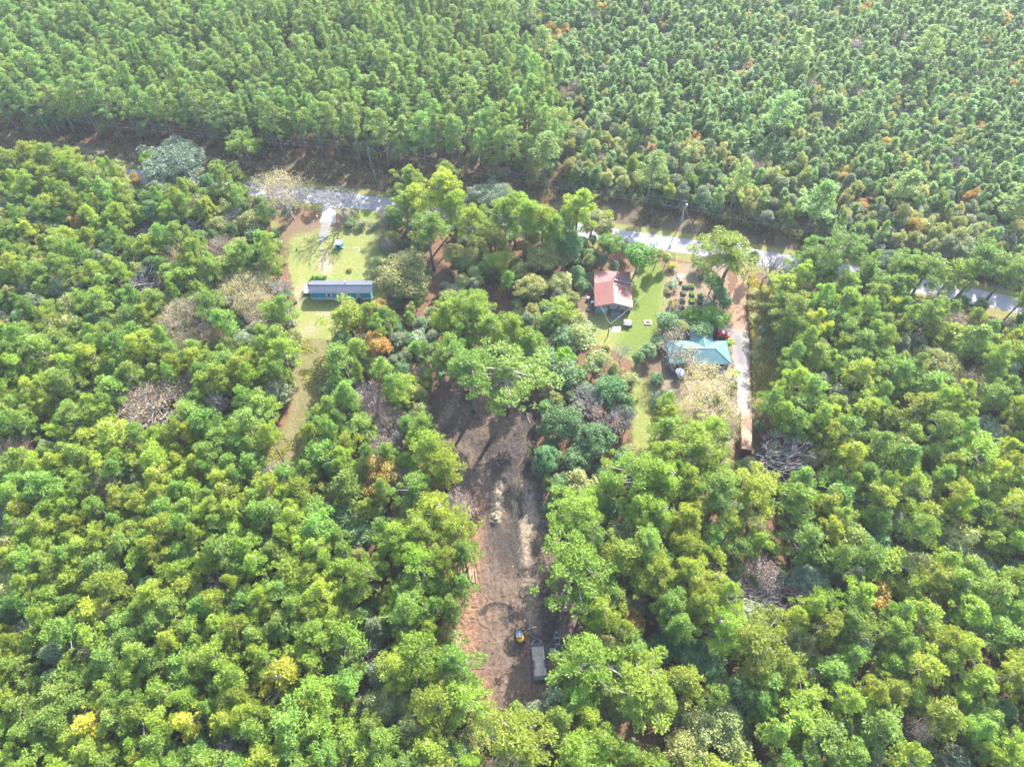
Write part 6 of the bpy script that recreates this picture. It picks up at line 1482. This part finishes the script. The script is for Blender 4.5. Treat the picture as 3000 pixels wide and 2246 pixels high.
def near_label(T):
    w = WORDS[T['key']]; x, y, _ = pr(T['X'], T['Y'], T['H'] * .7)
    d = sorted(((T['X'] - a) ** 2 + (T['Y'] - b) ** 2, n, a, b) for n, a, b in LMK)[0]
    dist = math.sqrt(d[0]); lx, ly, _ = pr(d[2], d[3], 4)
    rel = ('right of' if x > lx else 'left of') if abs(x - lx) > abs(y - ly) * 1.1 else ('in front of' if y > ly else 'behind')
    far = 'just ' if dist < 11 else '' if dist < 20 else 'farther ' if dist < 32 else 'far '
    size = 'small ' if T['R'] < T['rlo'] else 'large ' if T['R'] > T['rhi'] else ''
    return f"{size}{w} {far}{rel} {d[1]}", f"{w}s {far}{rel} {d[1]}"
CATS = {'pine_tree': 'pine tree', 'tall_pine_tree': 'pine tree', 'young_pine_tree': 'young pine', 'shrub': 'shrub'}
by_key = {}
for T in TREES: by_key.setdefault(T['key'], []).append(T['R'])
for k in by_key: by_key[k] = (np.quantile(by_key[k], .33), np.quantile(by_key[k], .72)) if len(by_key[k]) > 6 else (0, 99)
for T in TREES:
    T['rlo'], T['rhi'] = by_key[T['key']]
    x, y, dep = pr(T['X'], T['Y'], T['H'] * .75)
    T['px'] = 2000 * T['R'] / dep
    T['vis'] = -T['px'] < x < 3000 + T['px'] and -T['px'] * 1.2 < y < 2246 + T['px'] * 1.2

BASES = {}
def spawn(T, kind, name):
    """the first of each kind is built from its parts, the rest are copies of it and of each part"""
    key = T['key']; P = PROTO[(kind, key)]
    vi = RR.randrange(len(P)); pr_ = P[vi]
    if (kind, key, vi, name) in BASES:
        r = copy_tree(BASES[(kind, key, vi, name)])
        for kx in ('label', 'group'):
            if kx in r: del r[kx]
    else:
        r = empty(name, (0, 0, 0))
        if pr_[0]: link('leaves' if kind == 'half_bare_tree' else 'foliage' if kind == 'shrub' else 'crown', pr_[0], r)
        link('stems' if kind == 'shrub' else 'trunk', pr_[1], r)
        if len(pr_) > 4: link('branches', pr_[4], r)
        BASES[(kind, key, vi, name)] = r
    sx = T['R'] * WIDE.get(T['key'], 1.14) / pr_[3]; sz = T['H'] / pr_[2]
    r.location = (T['X'], T['Y'], -.02); r.rotation_euler = (0, 0, T['rz']); r.scale = (sx, sx * RR.uniform(.94, 1.06), sz)
    return r
STUFF = {}
groups = {}
for T in TREES: groups.setdefault(KIND_OF[T['key']], []).append(T)
n_ind = 0
for kd, L_ in groups.items():
    L_.sort(key=lambda T: -(T['px'] + (1000 if T['fixed'] else 0) - (0 if T['vis'] else 5000)))
    for i, T in enumerate(L_):
        if i < 298 and T['vis']:
            r = spawn(T, kd, tree_name(T)); n_ind += 1
            lb, gr = near_label(T)
            tag(r, T['label'] or lb, CATS.get(kd, 'bare tree' if kd == 'bare_tree' else 'tree'))
            if not T['label']: r['group'] = gr
        else: STUFF.setdefault(kd, []).append(T)
print('individual trees', n_ind, {k: len(v) for k, v in STUFF.items()})
for T in SHR:
    r = spawn(T, 'shrub', 'shrub'); tag(r, T['label'], 'shrub', T['group'])

# the rest of each kind of tree: one object per kind, instanced on points
def scatter(name, kd, L_, label):
    keys = sorted({T['key'] for T in L_})
    src = [(k, i) for k in keys for i in range(len(PROTO[(kd, k)]))]
    pts, idx, rot, scl = [], [], [], []
    for T in L_:
        c = [j for j, (k, i) in enumerate(src) if k == T['key']]; j = RR.choice(c); P = PROTO[(kd, T['key'])][src[j][1]]
        pts.append((T['X'], T['Y'], -.02)); idx.append(j); rot.append((0, 0, T['rz'])); s = T['R'] * WIDE.get(T['key'], 1.14) / P[3]; scl.append((s, s, T['H'] / P[2]))
    me = bpy.data.meshes.new(name); me.from_pydata(pts, [], [])
    a = me.attributes.new('pick', 'INT', 'POINT'); a.data.foreach_set('value', idx)
    a = me.attributes.new('turn', 'FLOAT_VECTOR', 'POINT'); a.data.foreach_set('vector', np.array(rot, np.float32).ravel())
    a = me.attributes.new('size', 'FLOAT_VECTOR', 'POINT'); a.data.foreach_set('vector', np.array(scl, np.float32).ravel())
    o = link(name, me); tag(o, label, 'trees', None, 'stuff')
    ng = bpy.data.node_groups.new(name, 'GeometryNodeTree')
    ng.interface.new_socket('Geometry', in_out='INPUT', socket_type='NodeSocketGeometry'); ng.interface.new_socket('Geometry', in_out='OUTPUT', socket_type='NodeSocketGeometry')
    n_in = ng.nodes.new('NodeGroupInput'); n_out = ng.nodes.new('NodeGroupOutput')
    jn = ng.nodes.new('GeometryNodeJoinGeometry'); iop = ng.nodes.new('GeometryNodeInstanceOnPoints')
    for k, i in reversed(src):
        P = PROTO[(kd, k)][i]; pj = ng.nodes.new('GeometryNodeJoinGeometry')
        b = None
        for (kk, key, vi, nm), root in BASES.items():
            if kk == kd and key == k and vi == i: b = root
        if b is None:
            T0 = dict(key=k, X=0, Y=0, H=1, R=1, rz=0); b = None
        for ch in (b.children if b else []):
            oi = ng.nodes.new('GeometryNodeObjectInfo'); oi.transform_space = 'ORIGINAL'; oi.inputs['Object'].default_value = ch
            ng.links.new(oi.outputs['Geometry'], pj.inputs[0])
        gi = ng.nodes.new('GeometryNodeGeometryToInstance'); ng.links.new(pj.outputs[0], gi.inputs[0]); ng.links.new(gi.outputs[0], jn.inputs[0])
    def attr(nm, typ):
        n = ng.nodes.new('GeometryNodeInputNamedAttribute'); n.data_type = typ; n.inputs['Name'].default_value = nm
        return n.outputs['Attribute']
    ng.links.new(n_in.outputs[0], iop.inputs['Points']); ng.links.new(jn.outputs[0], iop.inputs['Instance'])
    iop.inputs['Pick Instance'].default_value = True
    ng.links.new(attr('pick', 'INT'), iop.inputs['Instance Index']); ng.links.new(attr('size', 'FLOAT_VECTOR'), iop.inputs['Scale'])
    er = ng.nodes.new('FunctionNodeEulerToRotation'); ng.links.new(attr('turn', 'FLOAT_VECTOR'), er.inputs[0]); ng.links.new(er.outputs[0], iop.inputs['Rotation'])
    ng.links.new(iop.outputs[0], n_out.inputs[0])
    md = o.modifiers.new('planting', 'NODES'); md.node_group = ng
    return o
SN = {'pine_tree': ('pine_wood', 'rest of the green pine wood around the clearing'), 'tall_pine_tree': ('tall_pine_wood', 'rest of the tall pine wood beyond the road'), 'young_pine_tree': ('young_pine_plantation', 'rest of the dense young pine plantation beyond the road'), 'broadleaf_tree': ('broadleaf_wood', 'rest of the broadleaf trees among the pines')}
for kd, L_ in STUFF.items():
    nm, lb = SN.get(kd, (kd + '_growth', 'rest of the ' + kd.replace('_', ' ') + 's in the wood'))
    scatter(nm, kd, L_, lb)

UND = []
GRID.clear()
for _ in range(16000):
    Y = RR.uniform(-8, 280); hw = (max(Y, 0) * CP + H * SP) * .75 + 12; X = RR.uniform(-hw, hw)
    e = float(edge_y(X)); north = Y > e + 2
    if not north and Y > road_y(X) - 6: continue
    x, y, _d = pr(X, Y, 0)
    p = .9
    if north: p = .36 if X < bnd_x(Y) else .55
    elif (1230 < x < 1700 and 640 < y < 1300): p = .6
    elif 1640 < x < 2250 and 740 < y < 1160: p = .0
    elif 1540 < x < 1880 and 850 < y < 1450: p = 1.0
    elif x > 1600 and y > 1350: p = .55
    if RR.random() > p: continue
    h, r = RR.uniform(3.2, 7.5), RR.uniform(1.7, 2.9)
    if not free(X, Y, r, .92) or is_open(x, y): continue
    cx, cy, dep = pr(X, Y, h * .58); rp = 2000 * r * .9 / dep
    if any(is_open(cx + rp * math.cos(a * .785), cy + rp * math.sin(a * .785)) for a in range(8)): continue
    put(X, Y, r); UND.append(dict(key=RR.choice(['dark', 'dark', 'green', 'green', 'olive', 'sage']), X=X, Y=Y, H=h, R=r, rz=RR.uniform(0, 6.28)))
print('understory', len(UND))
scatter('understory_trees', 'broadleaf_tree', UND, 'low broadleaf understory trees filling the gaps beneath the pines')

# ------------------------------------------------------------------ undergrowth, weeds
R0 = np.random.default_rng(5)
def brush(name, pts, mat, n, size, label, flat=.8):
    Vs = []; rn = []
    for (x, y, h, r) in pts:
        for q in range(3):
            c = (x + R0.normal(0, r * .4), y + R0.normal(0, r * .4), h * R0.uniform(.35, .7))
            P, d = clump_points(R0, c, r * .62, n, h / (2 * r), .4, .4); P[:, 2] = np.maximum(P[:, 2], .05)
            Vs.append(leaf_quads(R0, P, d, size, .6, .8)); rn.append(np.clip(R0.uniform(0, .7, n) + R0.uniform(0, .3), 0, 1))
    me = np_mesh(name, np.concatenate(Vs), 4, [FOL[mat]], attrs={'rnd': ('FACE', 'FLOAT', np.concatenate(rn))})
    return tag(link(name, me), label, 'undergrowth', None, 'stuff')
ug = {'brushwood': [], 'leaf_dark': [], 'leaf_olive': [], 'leaf_mid': []}
for _ in range(12000):
    Y = RR.uniform(-5, 300); hw = (max(Y, 0) * CP + H * SP) * .75 + 8; X = RR.uniform(-hw, hw)
    x, y, _d = pr(X, Y, 0)
    if is_open(x, y) or abs(Y - road_y(X)) < 5.5: continue
    north = Y > edge_y(X)
    if not north and Y > road_y(X): continue
    if (1230 < x < 1700 and 640 < y < 1300 and RR.random() < .8) or (1640 < x < 2250 and 760 < y < 1140): continue
    if north and X > bnd_x(Y) + 15 and Y - edge_y(X) > 20:
        ug[RR.choice(['brushwood', 'leaf_olive', 'leaf_mid'])].append((X, Y, RR.uniform(1.5, 4.5), RR.uniform(1.0, 1.9))); continue
    dn = float(fbm(X * .06, Y * .06, 2))
    if RR.random() > dn * (.9 if north else .75): continue
    h = RR.uniform(.6, 2.6) if not north else RR.uniform(.8, 3.4) if Y - edge_y(X) < 14 else RR.uniform(.6, 1.8)
    ug[RR.choice(['brushwood', 'brushwood', 'leaf_dark', 'leaf_olive'])].append((X, Y, h, RR.uniform(.6, 1.5)))
# a skirt of shrubs along the far wood's edge on the right
for _ in range(420):
    X = RR.uniform(5, 150); Y = edge_y(X) + RR.uniform(-1.0, 7)
    ug[RR.choice(['leaf_dark', 'brushwood', 'leaf_olive'])].append((X, Y, RR.uniform(1.5, 4.5), RR.uniform(1.0, 1.9)))
for _ in range(560):
    X = RR.uniform(-180, 12); Y = edge_y(X) + RR.uniform(.5, 16)
    if fbm(X * .12, Y * .12, 2) > .44: ug[RR.choice(['leaf_mid', 'leaf_mid', 'brushwood', 'leaf_olive', 'leaf_dark'])].append((X, Y, RR.uniform(1.5, 5.0), RR.uniform(1.0, 2.0)))
for mat, nm, lb in (('brushwood', 'undergrowth', 'brownish undergrowth on the floor of the woods'), ('leaf_dark', 'shrub_undergrowth', 'dark leafy undergrowth beneath the trees'), ('leaf_mid', 'green_undergrowth', 'green bushes along the far wood edge and in the plantation'), ('leaf_olive', 'pale_undergrowth', 'pale olive undergrowth beneath the trees')):
    brush(nm, ug[mat], mat, 26, .17, lb)
def tufts(name, pts, mat, label, n=7, cat='grass'):
    Vs = []
    for (x, y, h) in pts:
        a = R0.uniform(0, 6.283, n); sp = R0.uniform(.1, .5, n) * h; L_ = h * R0.uniform(.6, 1.1, n)
        d = np.stack([np.cos(a), np.sin(a), np.zeros(n)], 1); t = np.stack([-np.sin(a), np.cos(a), np.zeros(n)], 1)
        b = np.array([x, y, 0]) + d * .08 * h; top = b + d * sp[:, None] + np.array([0, 0, 1]) * L_[:, None]; m_ = (b + top) / 2 + np.array([0, 0, .12]) * h
        w = .10 * h ** .5
        Vs.append(np.stack([b - t * w * .5, m_ - t * w, top, m_ + t * w], 1).reshape(-1, 3))
    V = np.concatenate(Vs)
    return tag(link(name, np_mesh(name, V, 4, [FOL[mat]], attrs={'rnd': ('FACE', 'FLOAT', R0.random(len(V) // 4))})), label, cat, None, 'stuff')
P = []
for _ in range(15000):
    X = RR.uniform(-175, 175); e = float(edge_y(X)); r = float(road_y(X)); Y = RR.uniform(r + 6.0, e + 6)
    if fbm(X * .15, Y * .15, 2) > .42: P.append((X, Y, RR.uniform(.35, .95)))
M_b = foliage('dry_grass_blades', (.13, .09, .045), (.24, .175, .08), .3, (1.15, 1.05, .7), accent=(.12, .13, .04), accent_amt=.25); FOL['dry'] = M_b
tufts('roadside_tall_grass', P, 'dry', 'tall brown grass on the verge beyond the road')
P = []
q_ = [(2195, 800), (2245, 850), (2262, 950), (2300, 1110), (2260, 1200), (2212, 1180), (2204, 1090), (2202, 1000), (2192, 930)]
for _ in range(26000):
    px, py = RR.uniform(2185, 2305), RR.uniform(795, 1205)
    if in_poly(q_, px, py): c = g(px, py); P.append((c.x, c.y, RR.uniform(.4, 1.3)))
tufts('weed_strip', P[:7000], 'weed', 'tall pale weeds in the strip right of the driveway')
P = []
for _ in range(9000):
    px, py = RR.uniform(740, 990), RR.uniform(990, 1380)
    if in_poly(PATH, px, py) and fbm(px * .02, py * .02, 2) > .4: c = g(px, py); P.append((c.x, c.y, RR.uniform(.2, .55)))
tufts('path_tall_grass', P, 'weed', 'rough tan grass on the grass path')

# ------------------------------------------------------------------ banana plants, garden greens, planter flowers
M['banana'] = foliage('banana_leaf', (.06, .20, .02), (.12, .28, .03), .35, (1.3, 1.1, .4), accent=(.42, .34, .03), accent_amt=.2)
M['banana_stem'] = paint('banana_stem', (.20, .20, .08), .6, .2)
def banana(px, py, h, r, nl, label, seed):
    c = g(px, py); R = random.Random(seed)
    b = empty('banana_plant', (c.x, c.y, 0), 0, label, 'banana plant', 'banana plants')
    part('stem', lambda mb: [mb.tube([(.2 * k - .2, .1 * k, 0), (.25 * k - .25, .1 * k, h * .6)], [.12, .07], 7) for k in range(3)], M['banana_stem'], b)
    for i in range(nl):
        a = i * 2.4 + R.uniform(-.3, .3); L_ = r * R.uniform(.8, 1.15); w = .24
        def f(mb):
            prev = None
            for s in range(7):
                t = s / 6; x = L_ * t; z = h * .6 + L_ * (.55 * t - .75 * t * t) * R.uniform(.97, 1.03); ww = w * math.sin(math.pi * min(1, .12 + t * .88)) ** .7 + .01
                P_ = [Vector((math.cos(a) * x - math.sin(a) * y, math.sin(a) * x + math.cos(a) * y, z + dz)) for y, dz in ((-ww, -.08), (0, .03), (ww, -.08))]
                if prev: mb.face([prev[0], prev[1], P_[1], P_[0]]); mb.face([prev[1], prev[2], P_[2], P_[1]])
                prev = P_
        o = part('leaf', f, M['banana'], b)
        at = o.data.attributes.new('rnd', 'FLOAT', 'FACE'); at.data.foreach_set('value', [R.random()] * len(o.data.polygons))
        sm_ = o.modifiers.new('thickness', 'SOLIDIFY'); sm_.thickness = .012
banana(2133, 1013, 3.2, 1.5, 13, 'yellow-green banana plant below the red car', 1)
banana(2148, 1104, 3.0, 1.7, 14, 'banana plant at the front corner of the green-roofed house', 2)
banana(1952, 1222, 2.4, 1.3, 9, 'banana plant at the left end of the yellow trees', 3)
banana(1936, 1190, 2.0, 1.1, 8, 'small banana plant beside the feathery blue-green shrub', 4)
def greens(name, parent, w, d, z, n, mat, seed, size=.15, hgt=.35):
    R = np.random.default_rng(seed)
    C = np.stack([R.uniform(-w / 2, w / 2, n), R.uniform(-d / 2, d / 2, n), z + R.uniform(.02, hgt, n)], 1)
    me = np_mesh(name, leaf_quads(R, C, np.tile([0, 0, 1.], (n, 1)), size, .6, .7), 4, [FOL[mat]], attrs={'rnd': ('FACE', 'FLOAT', R.random(n))})
    return link(name, me, parent)
for i, (b, c, w, d) in enumerate(BEDS):
    if i in (3, 9): greens('plants', b, w - .3, .25, .4, 50, 'leaf_olive', 50 + i)
    elif i == 5: greens('plants', b, w - .3, d - .3, .36, 60, 'leaf_dark', 50 + i)
    else: greens('plants', b, w - .2, d - .2, .38, 260, ['leaf_grey', 'leaf_vivid', 'leaf_vivid', '', 'leaf_vivid', '', 'leaf_dark', 'leaf_vivid', 'leaf_dark'][i], 50 + i)
greens('flowers', PL, 1.2, .8, .22, 90, 'leaf_orange', 91, .12, .25)

# ------------------------------------------------------------------ haze
m = bpy.data.materials.new('haze_air'); m.use_nodes = True; t = m.node_tree; t.nodes.clear()
o_ = t.nodes.new('ShaderNodeOutputMaterial'); v_ = t.nodes.new('ShaderNodeVolumePrincipled')
v_.inputs['Color'].default_value = (.80, .90, 1.0, 1); v_.inputs['Density'].default_value = HAZE; v_.inputs['Anisotropy'].default_value = .3
t.links.new(v_.outputs[0], o_.inputs['Volume'])
mb = MB(); mb.box((0, 900, 72), (3040, 3060, 148))
tag(mb.build('haze', m), kind='stuff')
